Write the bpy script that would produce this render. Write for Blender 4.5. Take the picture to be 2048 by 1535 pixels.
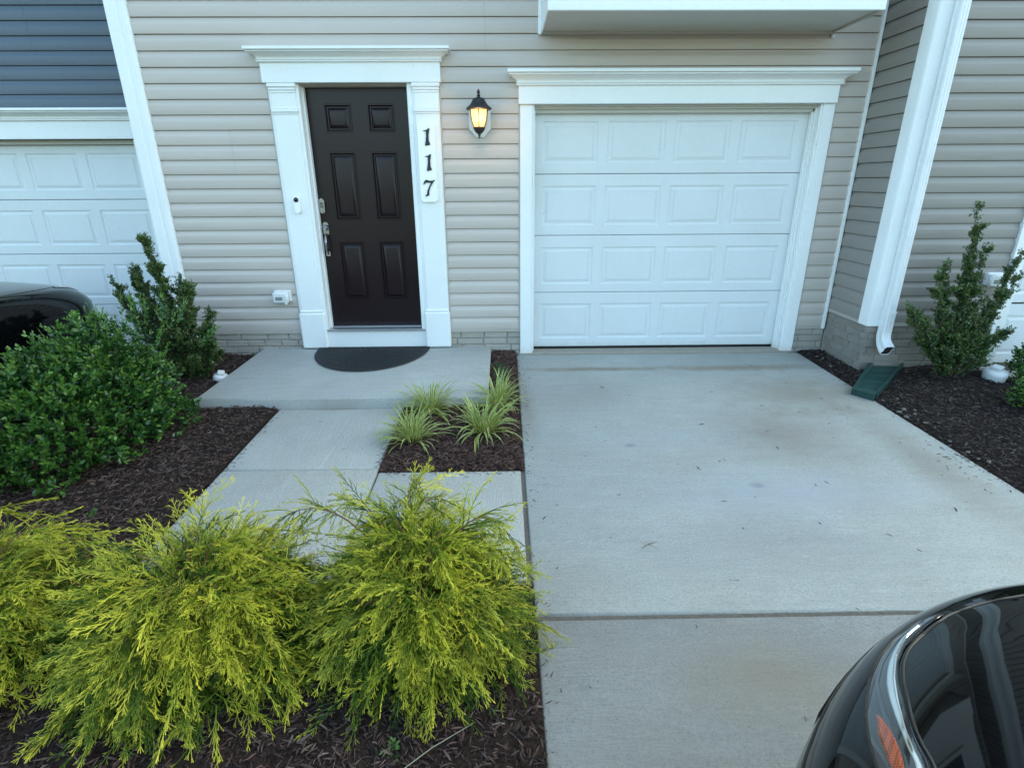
import bpy, math, random
import numpy as np
from mathutils import Matrix, Vector, noise

random.seed(7); RNG = np.random.default_rng(7)
for o in list(bpy.data.objects): bpy.data.objects.remove(o)
SC = bpy.context.scene
COL = SC.collection
PI = math.pi

# ------------------------------------------------------------------ camera, sky, sun, exposure
CAM = dict(x=0.9692, y=-5.0140, z=1.5479, pitch=0.3552, yaw=0.01419, roll=-0.00575)
cd = bpy.data.cameras.new('camera'); cd.sensor_width = 36; cd.lens = 36 * 1086.6 / 2048
cd.clip_start = 0.02; cd.clip_end = 500
cam = bpy.data.objects.new('camera', cd); COL.objects.link(cam)
def cam_matrix():
    p, y, r = CAM['pitch'], CAM['yaw'], CAM['roll']
    fwd = Vector((math.sin(y)*math.cos(p), math.cos(y)*math.cos(p), -math.sin(p)))
    right = Vector((math.cos(y), -math.sin(y), 0)); up = right.cross(fwd)
    r2 = right*math.cos(r) + up*math.sin(r); u2 = -right*math.sin(r) + up*math.cos(r)
    m = Matrix((r2, u2, -fwd)).transposed().to_4x4()
    m.translation = Vector((CAM['x'], CAM['y'], CAM['z'])); return m
cam.matrix_world = cam_matrix(); SC.camera = cam

SUN_EL, SUN_AZ = math.radians(38), math.radians(58)       # the sun stands behind the houses: the whole front is in open shade
w = bpy.data.worlds.new('World'); SC.world = w; w.use_nodes = True
nt = w.node_tree; nt.nodes.clear()
sky = nt.nodes.new('ShaderNodeTexSky'); sky.sky_type = 'NISHITA'; sky.sun_disc = False
sky.sun_elevation = SUN_EL; sky.sun_rotation = SUN_AZ
sky.air_density = 1.0; sky.dust_density = 3.5; sky.ozone_density = 1.0
bg = nt.nodes.new('ShaderNodeBackground'); bg.inputs['Strength'].default_value = 0.15
wo = nt.nodes.new('ShaderNodeOutputWorld')
tint = nt.nodes.new('ShaderNodeMix'); tint.data_type = 'RGBA'; tint.blend_type = 'MULTIPLY'; tint.inputs[0].default_value = 1
tint.inputs[7].default_value = (.93, 1.04, .93, 1)       # humid summer sky, a little greener than the clean-air model
nt.links.new(sky.outputs[0], tint.inputs[6]); nt.links.new(tint.outputs[2], bg.inputs[0]); nt.links.new(bg.outputs[0], wo.inputs[0])
sl = bpy.data.lights.new('sun', 'SUN'); sl.energy = 3.0; sl.angle = math.radians(0.5); sl.color = (1, .95, .86)
so = bpy.data.objects.new('sun', sl); COL.objects.link(so)
sd = Vector((math.sin(SUN_AZ)*math.cos(SUN_EL), math.cos(SUN_AZ)*math.cos(SUN_EL), math.sin(SUN_EL)))
so.rotation_euler = sd.to_track_quat('Z', 'Y').to_euler()
SC.view_settings.view_transform = 'Standard'; SC.view_settings.look = 'None'
SC.view_settings.gamma = 1; SC.view_settings.use_curve_mapping = False
SC.view_settings.exposure = 2.36

# ------------------------------------------------------------------ helpers
def gz(y, off=0.0): return 0.021 * y + off                 # the drive falls 2 % away from the garage

class MB:
    """collects verts and faces, links them as ONE mesh object"""
    def __init__(s): s.v = []; s.f = []; s.mi = []; s.cur = 0
    def add(s, vs, fs):
        n = len(s.v); s.v += [tuple(p) for p in vs]
        for f in fs: s.f.append(tuple(i+n for i in f)); s.mi.append(s.cur)
    def box(s, x0, x1, y0, y1, z0, z1):
        s.add([(x0,y0,z0),(x1,y0,z0),(x1,y1,z0),(x0,y1,z0),(x0,y0,z1),(x1,y0,z1),(x1,y1,z1),(x0,y1,z1)],
              [(3,2,1,0),(4,5,6,7),(0,1,5,4),(1,2,6,5),(2,3,7,6),(3,0,4,7)])
    def bbox(s, x0, x1, y0, y1, z0, z1, b=.003):
        """box with chamfered edges"""
        c = [(x0,x1),(y0,y1),(z0,z1)]; b = min(b, (x1-x0)/3, (y1-y0)/3, (z1-z0)/3)
        vs = []; idx = {}
        for i in (0,1):
            for j in (0,1):
                for k in (0,1):
                    P = [c[0][i], c[1][j], c[2][k]]; sg = [1-2*i, 1-2*j, 1-2*k]
                    for a in range(3):
                        q = list(P)
                        for e in range(3):
                            if e != a: q[e] += sg[e]*b
                        idx[(i,j,k,a)] = len(vs); vs.append(q)
        fs = []
        for a in range(3):
            u, v_ = (a+1) % 3, (a+2) % 3
            for sd_ in (0,1):
                ring = []
                for (p, q) in ((0,0),(1,0),(1,1),(0,1)):
                    t = [0,0,0]; t[a] = sd_; t[u] = p; t[v_] = q; ring.append(idx[(*t, a)])
                fs.append(ring if sd_ else ring[::-1])
            for (p, q) in ((0,0),(1,0),(1,1),(0,1)):       # edge strips along axis a
                t0 = [0,0,0]; t1 = [0,0,0]; t0[a] = 0; t1[a] = 1
                for t in (t0, t1): t[u] = p; t[v_] = q
                r = [idx[(*t0,u)], idx[(*t1,u)], idx[(*t1,v_)], idx[(*t0,v_)]]
                fs.append(r if (p ^ q) else r[::-1])
        for i in (0,1):
            for j in (0,1):
                for k in (0,1):
                    r = [idx[(i,j,k,0)], idx[(i,j,k,1)], idx[(i,j,k,2)]]
                    fs.append(r if (i+j+k) % 2 else r[::-1])
        s.add(vs, fs)
    def grid(s, P, closed_u=False, flip=False):
        """P[i][j] rows of points"""
        n = len(s.v); R_ = len(P); C_ = len(P[0])
        for r in P: s.v += [tuple(p) for p in r]
        for i in range(R_-1):
            for j in range(C_ if closed_u else C_-1):
                k = (j+1) % C_
                f = (n+i*C_+j, n+i*C_+k, n+(i+1)*C_+k, n+(i+1)*C_+j)
                s.f.append(f[::-1] if flip else f); s.mi.append(s.cur)
    def tube(s, pts, rad, n=8, cap=True, squash=1.0):
        pts = [Vector(p) for p in pts]; rows = []
        up = Vector((0,0,1))
        for i, p in enumerate(pts):
            t = (pts[min(i+1,len(pts)-1)] - pts[max(i-1,0)]).normalized()
            a = t.cross(up);
            if a.length < .05: a = t.cross(Vector((0,1,0)))
            a.normalize(); b = a.cross(t).normalized()
            r = rad[i] if hasattr(rad, '__len__') else rad
            rows.append([p + a*math.cos(2*PI*k/n)*r + b*math.sin(2*PI*k/n)*r*squash for k in range(n)])
        s.grid(rows, True, True)
        if cap:
            m = len(s.v)
            s.f.append(tuple(range(m-n, m))[::-1]); s.mi.append(s.cur)
            s.f.append(tuple(range(m-n*len(pts), m-n*len(pts)+n))); s.mi.append(s.cur)
    def lathe(s, prof, cx, cy, n=24, z0=0.0):
        rows = [[(cx+r*math.cos(2*PI*k/n), cy+r*math.sin(2*PI*k/n), z0+z) for k in range(n)] for r, z in prof]
        s.grid(rows, True)
        m = len(s.v)
        s.f.append(tuple(range(m-n, m))); s.mi.append(s.cur)
        s.f.append(tuple(range(m-n*len(prof), m-n*len(prof)+n))[::-1]); s.mi.append(s.cur)
    def prism(s, poly, y0, y1):
        """polygon in x,z extruded from y0 (front) to y1"""
        n = len(poly)
        s.add([(x,y0,z) for x,z in poly] + [(x,y1,z) for x,z in poly],
              [tuple(range(n)), tuple(range(2*n-1, n-1, -1))] + [(i, n+i, n+(i+1)%n, (i+1)%n) for i in range(n)])
    def mesh(s, name, mats, smooth=None):
        me = bpy.data.meshes.new(name); me.from_pydata(s.v, [], s.f)
        for m in (mats if isinstance(mats, (list, tuple)) else [mats]): me.materials.append(m)
        if any(s.mi): me.polygons.foreach_set('material_index', s.mi)
        me.update()
        if smooth is not None:
            me.polygons.foreach_set('use_smooth', [True]*len(me.polygons))
            if smooth < 179: me.set_sharp_from_angle(angle=math.radians(smooth))
        return me
    def build(s, name, mats, parent=None, smooth=None, **k):
        return link(name, s.mesh(name, mats, smooth), parent, **k)

def link(name, me, parent=None, loc=None, **k):
    o = bpy.data.objects.new(name, me); COL.objects.link(o)
    if parent: o.parent = parent
    if loc is not None: o.location = loc
    for a, b in k.items(): o[a] = b
    return o
def thing(name, label, cat, loc=(0,0,0), group=None, rz=0):
    o = bpy.data.objects.new(name, None); COL.objects.link(o); o.location = loc; o.rotation_euler = (0,0,rz)
    o.empty_display_size = .1; o['label'] = label; o['category'] = cat
    if group: o['group'] = group
    return o
def struct(name):
    o = bpy.data.objects.new(name, None); COL.objects.link(o); o['kind'] = 'structure'; return o

# ------------------------------------------------------------------ materials
class Mat:
    def __init__(s, name, rough=.6, metal=0, spec=.5, coat=0, **k):
        m = s.m = bpy.data.materials.new(name); m.use_nodes = True
        s.nt = m.node_tree; s.b = s.nt.nodes['Principled BSDF']
        s.b.inputs['Roughness'].default_value = rough; s.b.inputs['Metallic'].default_value = metal
        s.b.inputs['Specular IOR Level'].default_value = spec; s.b.inputs['Coat Weight'].default_value = coat
    def n(s, t, **k):
        d = s.nt.nodes.new(t)
        for a, b in k.items():
            if a in d.inputs: d.inputs[a].default_value = b
            else: setattr(d, a, b)
        return d
    def l(s, a, b): s.nt.links.new(a, b)
    def coord(s, scale=(1,1,1)):
        t = s.n('ShaderNodeNewGeometry'); mp = s.n('ShaderNodeMapping'); mp.inputs['Scale'].default_value = scale
        s.l(t.outputs['Position'], mp.inputs['Vector']); return mp.outputs[0]
    def noise(s, scale, detail=4, rough=.55, vec=None, dist=0):
        d = s.n('ShaderNodeTexNoise'); d.inputs['Scale'].default_value = scale; d.inputs['Detail'].default_value = detail
        d.inputs['Roughness'].default_value = rough; d.inputs['Distortion'].default_value = dist
        s.l(vec if vec else s.coord(), d.inputs['Vector']); return d.outputs['Fac']
    def ramp(s, fac, stops):
        d = s.n('ShaderNodeValToRGB'); e = d.color_ramp.elements
        while len(e) > 1: e.remove(e[-1])
        for i, (p, c) in enumerate(stops):
            q = e[0] if i == 0 else e.new(p)
            q.position = p; q.color = (*c, 1) if hasattr(c, '__len__') else (c, c, c, 1)
        s.l(fac, d.inputs[0]); return d.outputs[0]
    def mix(s, fac, a, b, mode='MIX'):
        d = s.n('ShaderNodeMix'); d.data_type = 'RGBA'; d.blend_type = mode
        for i, v in ((0, fac), (6, a), (7, b)):
            sock = d.inputs[i]
            if isinstance(v, bpy.types.NodeSocket): s.l(v, sock)
            elif hasattr(v, '__len__'): sock.default_value = (*v, 1)
            else: sock.default_value = v if i == 0 else (v, v, v, 1)
        return d.outputs[2]
    def math(s, op, a, b=0):
        d = s.n('ShaderNodeMath'); d.operation = op
        for i, v in enumerate((a, b)):
            if isinstance(v, bpy.types.NodeSocket): s.l(v, d.inputs[i])
            else: d.inputs[i].default_value = v
        return d.outputs[0]
    def col(s, c):
        if isinstance(c, bpy.types.NodeSocket): s.l(c, s.b.inputs['Base Color'])
        else: s.b.inputs['Base Color'].default_value = (*c, 1)
        return s
    def bump(s, h, dist=.002, strength=1.0):
        d = s.n('ShaderNodeBump'); d.inputs['Distance'].default_value = dist; d.inputs['Strength'].default_value = strength
        s.l(h, d.inputs['Height']); s.l(d.outputs[0], s.b.inputs['Normal']); return s
    def rnd(s): return s.n('ShaderNodeObjectInfo').outputs['Random']
    def attr(s, name):
        d = s.n('ShaderNodeAttribute'); d.attribute_name = name; return d

def painted(name, c, rough=.45, grime=.12, bump=.0006, var=.04, vgrain=False):
    m = Mat(name, rough=rough)
    n1 = m.noise(1.7, 5, .6); n2 = m.noise(40, 3, .6)
    dirt = tuple(x*f for x, f in zip(c, (.80, .77, .68)))
    base = m.mix(m.ramp(n1, [(.42, 0), (.75, grime*2.2)]), c, dirt)
    base = m.mix(var, base, m.ramp(n2, [(.3, .2), (.7, 1.)]), 'MULTIPLY')
    sp = m.ramp(m.noise(23, 2, .5), [(.74, 0), (.78, .35)])
    base = m.mix(sp, base, tuple(x*.55 for x in c))
    sz = m.n('ShaderNodeSeparateXYZ'); m.l(m.n('ShaderNodeNewGeometry').outputs['Position'], sz.inputs[0])
    low = m.math('ADD', sz.outputs['Z'], m.math('MULTIPLY', m.noise(14, 4, .6), .16))
    base = m.mix(m.ramp(low, [(.05, .55), (.17, 0)]), base, tuple(x*f for x, f in zip(c, (.62,.56,.45))))
    m.col(base); m.bump(n2, bump); return m.m

M = {}
M['white_trim'] = painted('white_trim', (.86,.87,.86), .42, .10)
M['white_door'] = painted('white_garage_paint', (.70,.73,.74), .42, .10, .0004)
def siding(name, c, dark=.93):
    m = Mat(name, rough=.42)
    r = m.rnd()
    cc = m.mix(m.math('MULTIPLY', r, .5), c, tuple(x*.90 for x in c))
    v = m.coord((1, 1, 9)); g = m.noise(3.5, 5, .6, v)
    cc = m.mix(m.ramp(g, [(.35, 0), (.8, .22)]), cc, tuple(x*.80 for x in c))
    cc = m.mix(m.ramp(m.noise(.9, 4, .6), [(.45,0),(.75,.35)]), cc, tuple(x*f for x, f in zip(c, (.92,.88,.80))))
    m.col(cc)
    wob = m.noise(2.2, 2, .4, m.coord((1,1,6))); fine = m.noise(60, 3, .6, m.coord((.12,1,1.5)))
    hgt = m.math('ADD', m.math('MULTIPLY', wob, 1.0), m.math('MULTIPLY', fine, .06))
    m.bump(hgt, .008, .5); return m.m
M['beige_siding'] = siding('beige_vinyl_siding', (.555,.488,.437))
M['wing_siding'] = siding('taupe_vinyl_siding', (.285,.262,.238))
M['blue_siding'] = siding('slate_blue_siding', (.088,.118,.155))
M['channel'] = painted('beige_channel', (.44,.40,.35), .45, .05)
M['soffit'] = painted('soffit_panel', (.56,.55,.50), .5, .12)
def masonry(name, k):
    m = Mat(name, rough=.75)
    n1 = m.noise(55, 5, .65); r = m.rnd()
    m.col(m.mix(m.ramp(m.noise(6, 4, .6), [(.4, 0), (.75, .6)]), m.mix(r, tuple(q*k for q in (.44,.405,.355)), tuple(q*k for q in (.385,.35,.30))), tuple(q*k for q in (.31,.275,.23))))
    st = m.noise(14, 5, .65, m.coord((.6,.6,3.0)))
    m.bump(m.math('ADD', st, m.math('MULTIPLY', n1, .25)), .011, .9)
    return m.m
M['brick'] = masonry('painted_masonry', 1.0); M['brick_taupe'] = masonry('taupe_masonry', .66)
m = Mat('mortar', rough=.9); m.col(m.mix(m.noise(30), (.30,.27,.23), (.40,.365,.31))).bump(m.noise(80), .002); M['mortar'] = m.m
m = Mat('black_door_paint', rough=.27, spec=.4)
m.col(m.mix(m.noise(3, 4), (.0105,.0048,.0072), (.0150,.0078,.0105)))
m.bump(m.noise(60, 4, .6, m.coord((1,1,.06))), .0005, .6); M['black_door'] = m.m; m.b.inputs['Specular IOR Level'].default_value = .30
m = Mat('black_metal', rough=.45); m.col((.012,.012,.013)).bump(m.noise(150, 3), .0004); M['black_metal'] = m.m
m = Mat('brushed_nickel', rough=.20, metal=1); m.col(m.mix(m.noise(60), (.27,.285,.31), (.42,.435,.46))); M['nickel'] = m.m
m = Mat('aluminium_threshold', rough=.35, metal=.9); m.col(m.mix(m.noise(25), (.40,.40,.41), (.55,.55,.56))); M['alu'] = m.m
m = Mat('white_plastic', rough=.35); m.col(m.mix(m.noise(9), (.76,.77,.76), (.68,.69,.67))); M['plastic'] = m.m
m = Mat('bright_white_plastic', rough=.3); m.col(m.mix(m.noise(12), (.95,.95,.94), (.90,.90,.88))); M['bright'] = m.m
m = Mat('dark_glass', rough=.08); m.col((.01,.01,.012)); M['dark_glass'] = m.m
m = Mat('dark_void', rough=.9); m.col((.012,.012,.012)); M['void'] = m.m
m = Mat('spout_enamel', rough=.3); m.col(m.mix(m.ramp(m.noise(5), [(.5,0),(.75,.4)]), (.80,.81,.81), (.62,.62,.60))); M['spout'] = m.m
m = Mat('rubber_mat', rough=.7)
m.col(m.mix(m.ramp(m.noise(160, 3, .7), [(.45,0),(.75,1)]), (.006,.007,.0075), (.035,.038,.040))).bump(m.noise(220, 3, .7), .003, .9); M['rubber'] = m.m
m = Mat('green_plastic', rough=.45)
m.col(m.mix(m.ramp(m.noise(7, 4), [(.45,0),(.75,.7)]), (.008,.048,.040), (.022,.06,.052))).bump(m.noise(90), .0008); M['green_plastic'] = m.m

def concrete(name, tone=(.465,.472,.435), broom=True, shift=0):
    m = Mat(name, rough=.85, spec=.25)
    big = m.noise(.75, 6, .62, dist=.4); big2 = m.noise(1.9, 5, .65, dist=.8); mid = m.noise(4.5, 6, .68); strk = m.noise(9, 5, .7, m.coord((.35, 2.2, .35) if broom == 'x' else (2.2, .35, .35))); fine = m.noise(95, 4, .75); grit = m.noise(260, 2, .6)
    c = m.mix(m.ramp(big, [(.30, 0), (.70, 1)]), tuple(x*.84 for x in tone), tuple(x*1.08 for x in tone))
    c = m.mix(m.ramp(big2, [(.45, 0), (.68, .55)]), c, tuple(x*f for x, f in zip(tone, (.93,.88,.82))))
    c = m.mix(m.ramp(strk, [(.50, 0), (.72, .38)]), c, tuple(x*.74 for x in tone))
    c = m.mix(m.ramp(strk, [(.28, .35), (.46, 0)]), c, tuple(x*1.22 for x in tone))
    c = m.mix(m.ramp(mid, [(.40, 0), (.72, .40)]), c, tuple(x*f for x, f in zip(tone, (.74,.73,.72))))
    c = m.mix(m.ramp(fine, [(.36, .50), (.56, 0)]), c, tuple(x*.62 for x in tone))
    c = m.mix(m.ramp(fine, [(.60, 0), (.75, .35)]), c, tuple(x*1.3 for x in tone))
    c = m.mix(m.ramp(grit, [(.58, 0), (.70, .8)]), c, tuple(x*.36 for x in tone))       # little air holes and grit
    # warm rusty wash-out stains and some cool oil spots
    pos = m.n('ShaderNodeNewGeometry').outputs['Position']
    for (sx, sy, rx, ry, cc, a) in ((3.35,-1.05,.75,.50,(.23,.19,.13),.60),(3.0,-.46,1.1,.10,(.26,.21,.14),.75),(1.75,-.46,.9,.07,(.24,.19,.125),.75),(3.5,-2.1,.22,.9,(.25,.21,.16),.5),(1.9,-3.6,.5,.22,(.26,.22,.16),.5),(1.4,-4.1,.4,.5,(.27,.24,.19),.4),
                                 (2.85,-1.75,.60,.55,(.24,.19,.15),.55),(1.77,-1.89,.05,.03,(.12,.13,.16),.6),(2.38,-2.38,.06,.04,(.12,.13,.16),.7),(2.55,-2.45,.9,.3,(.40,.42,.46),.5),(2.0,-1.8,.6,.2,(.40,.42,.46),.35),
                                 (1.7,-1.0,.5,.5,(.26,.24,.21),.30),(2.2,-2.9,.8,.25,(.27,.27,.27),.30),(-.25,-1.27,.28,.03,(.24,.19,.12),.5),(1.13,-1.3,.1,.8,(.22,.18,.14),.35)):
        mp = m.n('ShaderNodeMapping'); mp.inputs['Location'].default_value = (-sx/rx, -sy/ry, 0); mp.inputs['Scale'].default_value = (1/rx, 1/ry, 0)
        m.l(pos, mp.inputs['Vector'])
        ln = m.n('ShaderNodeVectorMath', operation='LENGTH'); m.l(mp.outputs[0], ln.inputs[0])
        d = m.math('ADD', ln.outputs['Value'], m.math('MULTIPLY', m.math('SUBTRACT', mid, .5), 1.6))
        c = m.mix(m.ramp(d, [(.15, a), (1.0, 0)]), c, cc)
    m.col(c)
    br = m.noise(30, 3, .6, m.coord((.35, 7, .35) if broom == 'x' else (7, .35, .35)))
    h = m.math('ADD', m.math('MULTIPLY', fine, .5), m.math('MULTIPLY', br, 1.6 if broom else .1))
    h = m.math('ADD', h, m.math('MULTIPLY', m.ramp(grit, [(.60, 0), (.72, 1)]), -.5))
    m.bump(h, .0032, .9)
    return m.m
M['drive'] = concrete('driveway_concrete', broom='x')
M['drive_front'] = concrete('front_slab_concrete', (.345,.345,.325), broom='x')
M['walk'] = concrete('walkway_concrete', (.495,.50,.465), broom='y')
M['porch'] = concrete('porch_concrete', (.47,.475,.445), broom='x')
m = Mat('joint_dirt', rough=1); m.col(m.mix(m.noise(60, 4), (.06,.05,.042), (.21,.185,.155))).bump(m.noise(120, 4), .004); M['joint'] = m.m
m = Mat('bed_soil', rough=1, spec=.1)
v = m.coord((1, 1, 1)); s1 = m.noise(70, 4, .7, v)
m.col(m.mix(m.ramp(s1, [(.35, 0), (.7, 1)]), (.012,.008,.007), (.050,.033,.026))).bump(s1, .012); M['soil'] = m.m
m = Mat('lawn_soil', rough=1); m.col(m.mix(m.noise(9, 5), (.05,.07,.025), (.09,.10,.045))); M['lawn'] = m.m
m = Mat('asphalt', rough=.9); m.col(m.mix(m.noise(150, 3), (.045,.045,.046), (.065,.065,.065))).bump(m.noise(150), .003); M['asphalt'] = m.m
m = Mat('roof_shingle', rough=.9); m.col(m.mix(m.noise(14, 4), (.05,.05,.052), (.09,.085,.08))).bump(m.noise(30), .01); M['shingle'] = m.m
m = Mat('window_glass', rough=.04); m.col((.03,.04,.045)); M['glass'] = m.m

def foliage(name, dark, light, tip=None, rough=.45, transl=.25, spec=.5, accent=None):
    """attributes: 't' along the shoot, 'r' random per leaf, 'part' = 1 on single objects"""
    m = Mat(name, rough=rough, spec=spec)
    a = m.attr('fol'); sep = m.n('ShaderNodeSeparateColor'); m.l(a.outputs['Color'], sep.inputs[0])
    t, r, pt = sep.outputs[0], sep.outputs[1], sep.outputs[2]
    rr = m.math('ADD', m.math('MULTIPLY', r, .6), m.math('MULTIPLY', m.math('MULTIPLY', m.rnd(), pt), .4))
    c = m.mix(rr, dark, light)
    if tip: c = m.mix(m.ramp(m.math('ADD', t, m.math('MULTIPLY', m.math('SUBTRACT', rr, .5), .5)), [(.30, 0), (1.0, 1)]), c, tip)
    if accent: c = m.mix(m.ramp(r, [(.93, 0), (.97, 1)]), c, accent)
    m.col(c)
    tr = m.n('ShaderNodeBsdfTranslucent'); ms = m.n('ShaderNodeMixShader'); ms.inputs[0].default_value = transl
    m.l(c, tr.inputs[0]); m.l(m.b.outputs[0], ms.inputs[1]); m.l(tr.outputs[0], ms.inputs[2])
    out = m.nt.nodes['Material Output']; m.l(ms.outputs[0], out.inputs[0])
    return m.m
M['holly'] = foliage('holly_leaf', (.012,.050,.013), (.055,.155,.024), (.15,.28,.045), rough=.24, transl=.16)
M['boxleaf'] = foliage('small_holly_leaf', (.018,.050,.016), (.085,.15,.036), (.15,.21,.06), rough=.32, transl=.15, accent=(.16,.13,.04))
M['golden'] = foliage('golden_thread_foliage', (.040,.11,.012), (.24,.35,.025), (.80,.73,.085), rough=.5, transl=.22, spec=.3)
M['golden_dim'] = foliage('golden_inner_foliage', (.06,.12,.016), (.17,.25,.026), (.40,.44,.045), rough=.55, transl=.30, spec=.3)
M['seedling'] = foliage('seedling_foliage', (.014,.075,.03), (.03,.12,.045), (.05,.15,.05), rough=.5)
M['weed'] = foliage('weed_leaf', (.04,.11,.02), (.08,.18,.03), (.12,.22,.05), rough=.5)
m = Mat('bark', rough=.9); m.col(m.mix(m.noise(60, 4), (.09,.055,.035), (.17,.115,.075))).bump(m.noise(120), .002); M['bark'] = m.m
m = Mat('red_brown_stem', rough=.7); m.col(m.mix(m.noise(40, 4), (.13,.05,.022), (.24,.12,.05))).bump(m.noise(160), .001); M['redstem'] = m.m
m = Mat('green_stem', rough=.6); m.col(m.mix(m.noise(30), (.13,.20,.03), (.25,.32,.06))); M['greenstem'] = m.m
m = Mat('striped_blade', rough=.4)     # green blade with cream margins
a = m.attr('fol'); sep = m.n('ShaderNodeSeparateColor'); m.l(a.outputs['Color'], sep.inputs[0])
c = m.mix(m.rnd(), (.11,.22,.025), (.06,.16,.025)); c = m.mix(sep.outputs[0], c, m.mix(m.rnd(), (.66,.67,.17), (.80,.79,.38)))
c = m.mix(m.ramp(sep.outputs[1], [(0, .75), (.45, 0)]), c, (.42,.42,.08))
m.col(c)
tr = m.n('ShaderNodeBsdfTranslucent'); ms = m.n('ShaderNodeMixShader'); ms.inputs[0].default_value = .25
m.l(c, tr.inputs[0]); m.l(m.b.outputs[0], ms.inputs[1]); m.l(tr.outputs[0], ms.inputs[2]); m.l(ms.outputs[0], m.nt.nodes['Material Output'].inputs[0]); M['blade'] = m.m
m = Mat('bark_chip', rough=.8, spec=.3)
a = m.attr('fol'); c = m.mix(m.ramp(m.noise(220, 3, .7, m.coord((1,1,1))), [(.3,.55),(.7,1)]), (0,0,0), a.outputs['Color']); m.col(c).bump(m.noise(300, 3, .7), .002); M['chip'] = m.m
m = Mat('stone', rough=.85); m.col(m.mix(m.noise(25, 4), (.10,.08,.065), (.20,.17,.14))).bump(m.noise(60), .004); M['stone'] = m.m
# car
m = Mat('black_car_paint', rough=.03, spec=.26)
m.col((.0022,.0025,.0032)); M['paint'] = m.m
m = Mat('black_trim', rough=.5); m.col((.008,.008,.009)); M['car_trim'] = m.m
m = Mat('tyre_rubber', rough=.85); m.col((.014,.014,.014)).bump(m.noise(120), .002); M['tyre'] = m.m
m = Mat('alloy', rough=.25, metal=1); m.col((.5,.5,.52)); M['alloy'] = m.m
m = Mat('glint_mirror', rough=.07, metal=1); m.col((.85,.86,.88)); M['glint_mirror'] = m.m
m = Mat('smoked_lens', rough=.06, spec=.6, coat=1); m.col((.012,.014,.018)); M['lens'] = m.m
m = Mat('silver_reflector', rough=.22, metal=.85, coat=1); m.col((.10,.11,.13)); M['reflector'] = m.m
m = Mat('amber_lens', rough=.18, coat=1)
v = m.coord((1,1,1)); ck = m.n('ShaderNodeTexChecker'); ck.inputs['Scale'].default_value = 260; m.l(v, ck.inputs[0])
m.col(m.mix(ck.outputs['Fac'], (.40,.07,.012), (.17,.030,.007))); M['amber'] = m.m
m = Mat('tan_concrete_apron', rough=.85); m.col(m.mix(m.noise(14, 5), (.28,.25,.20), (.37,.33,.27))).bump(m.noise(90), .002); M['apron'] = m.m

# ------------------------------------------------------------------ ground, street, slabs
b = MB(); b.add([(-250,-250,-.62),(250,-250,-.62),(250,250,-.62),(-250,250,-.62)], [(0,1,2,3)])
b.build('ground', M['lawn'], kind='structure')
b = MB(); b.box(-60, 60, -17.5, -9.6, -.7, -.34); b.build('street', M['asphalt'], kind='structure')
def slab(parent, x0, x1, y0, y1, mat, off=0.0, depth=.12, rad=.010, name='slab'):
    """a slab with rounded arrises following the fall of the drive; y0 far, y1 near"""
    mb = MB(); nx = 2
    prof = [(0, -depth), (0, -rad), (rad*.3, -rad*.3), (rad, 0)]
    rows = []
    for ins, dz in prof:
        xa, xb, ya, yb = x0+ins, x1-ins, y1+ins, y0-ins
        rows.append([(xa, ya, gz(ya, off)+dz), (xb, ya, gz(ya, off)+dz), (xb, yb, gz(yb, off)+dz), (xa, yb, gz(yb, off)+dz)])
    mb.grid(rows, True)
    n = len(mb.v); mb.f.append((n-4, n-3, n-2, n-1)); mb.mi.append(0)
    o = mb.build(name, mat, parent, smooth=50); return o
dw = struct('driveway')
for (ya, yb) in ((-.045, -3.303), (-3.329, -6.4), (-6.412, -9.6)): slab(dw, 1.082, 3.79, ya, yb, M['drive'] if ya > -1 else M['drive_front'])
mb = MB(); mb.add([(1.05,-9.6,gz(-9.6)-.012),(3.80,-9.6,gz(-9.6)-.012),(3.80,0,-.012),(1.05,0,-.012)], [(0,1,2,3)]); mb.build('joint_filling', M['joint'], dw)
wk = struct('walkway')
slab(wk, -.712, .213, -1.262, -2.135, M['walk']); slab(wk, -.712, .213, -2.147, -3.12, M['walk'], .001); slab(wk, .222, 1.058, -2.185, -3.10, M['walk'])
mb = MB(); mb.add([(-.70,-3.1,gz(-3.1)-.025),(1.07,-3.1,gz(-3.1)-.025),(1.07,-2.19,gz(-2.19)-.025),(.22,-2.19,gz(-2.19)-.025),(.22,-1.25,gz(-1.25)-.025),(-.70,-1.25,gz(-1.25)-.025)], [(0,1,2,3,4,5)])
mb.build('joint_filling', M['joint'], wk)
# porch slab, one step above the walk
mb = MB(); rad = .014; rows = []
for ins, dz in ((0,-.18),(0,-rad),(rad*.3,-rad*.3),(rad,0)):
    rows.append([(-1.325+ins,-1.255+ins,.060+dz),(.842-ins,-1.255+ins,.060+dz),(.842-ins,-.004,.078+dz),(-1.325+ins,-.004,.078+dz)])
mb.grid(rows, True); n = len(mb.v); mb.f.append((n-4,n-3,n-2,n-1)); mb.mi.append(0)
mb.build('porch_step', M['porch'], smooth=50, kind='structure')
nd = struct('neighbour_driveway')
slab(nd, -5.2, -2.45, .75, -9.6, M['drive'], -.20); 
nd2 = struct('side_driveway'); slab(nd2, 5.22, 7.9, -.60, -9.6, M['drive'], .0)

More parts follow.
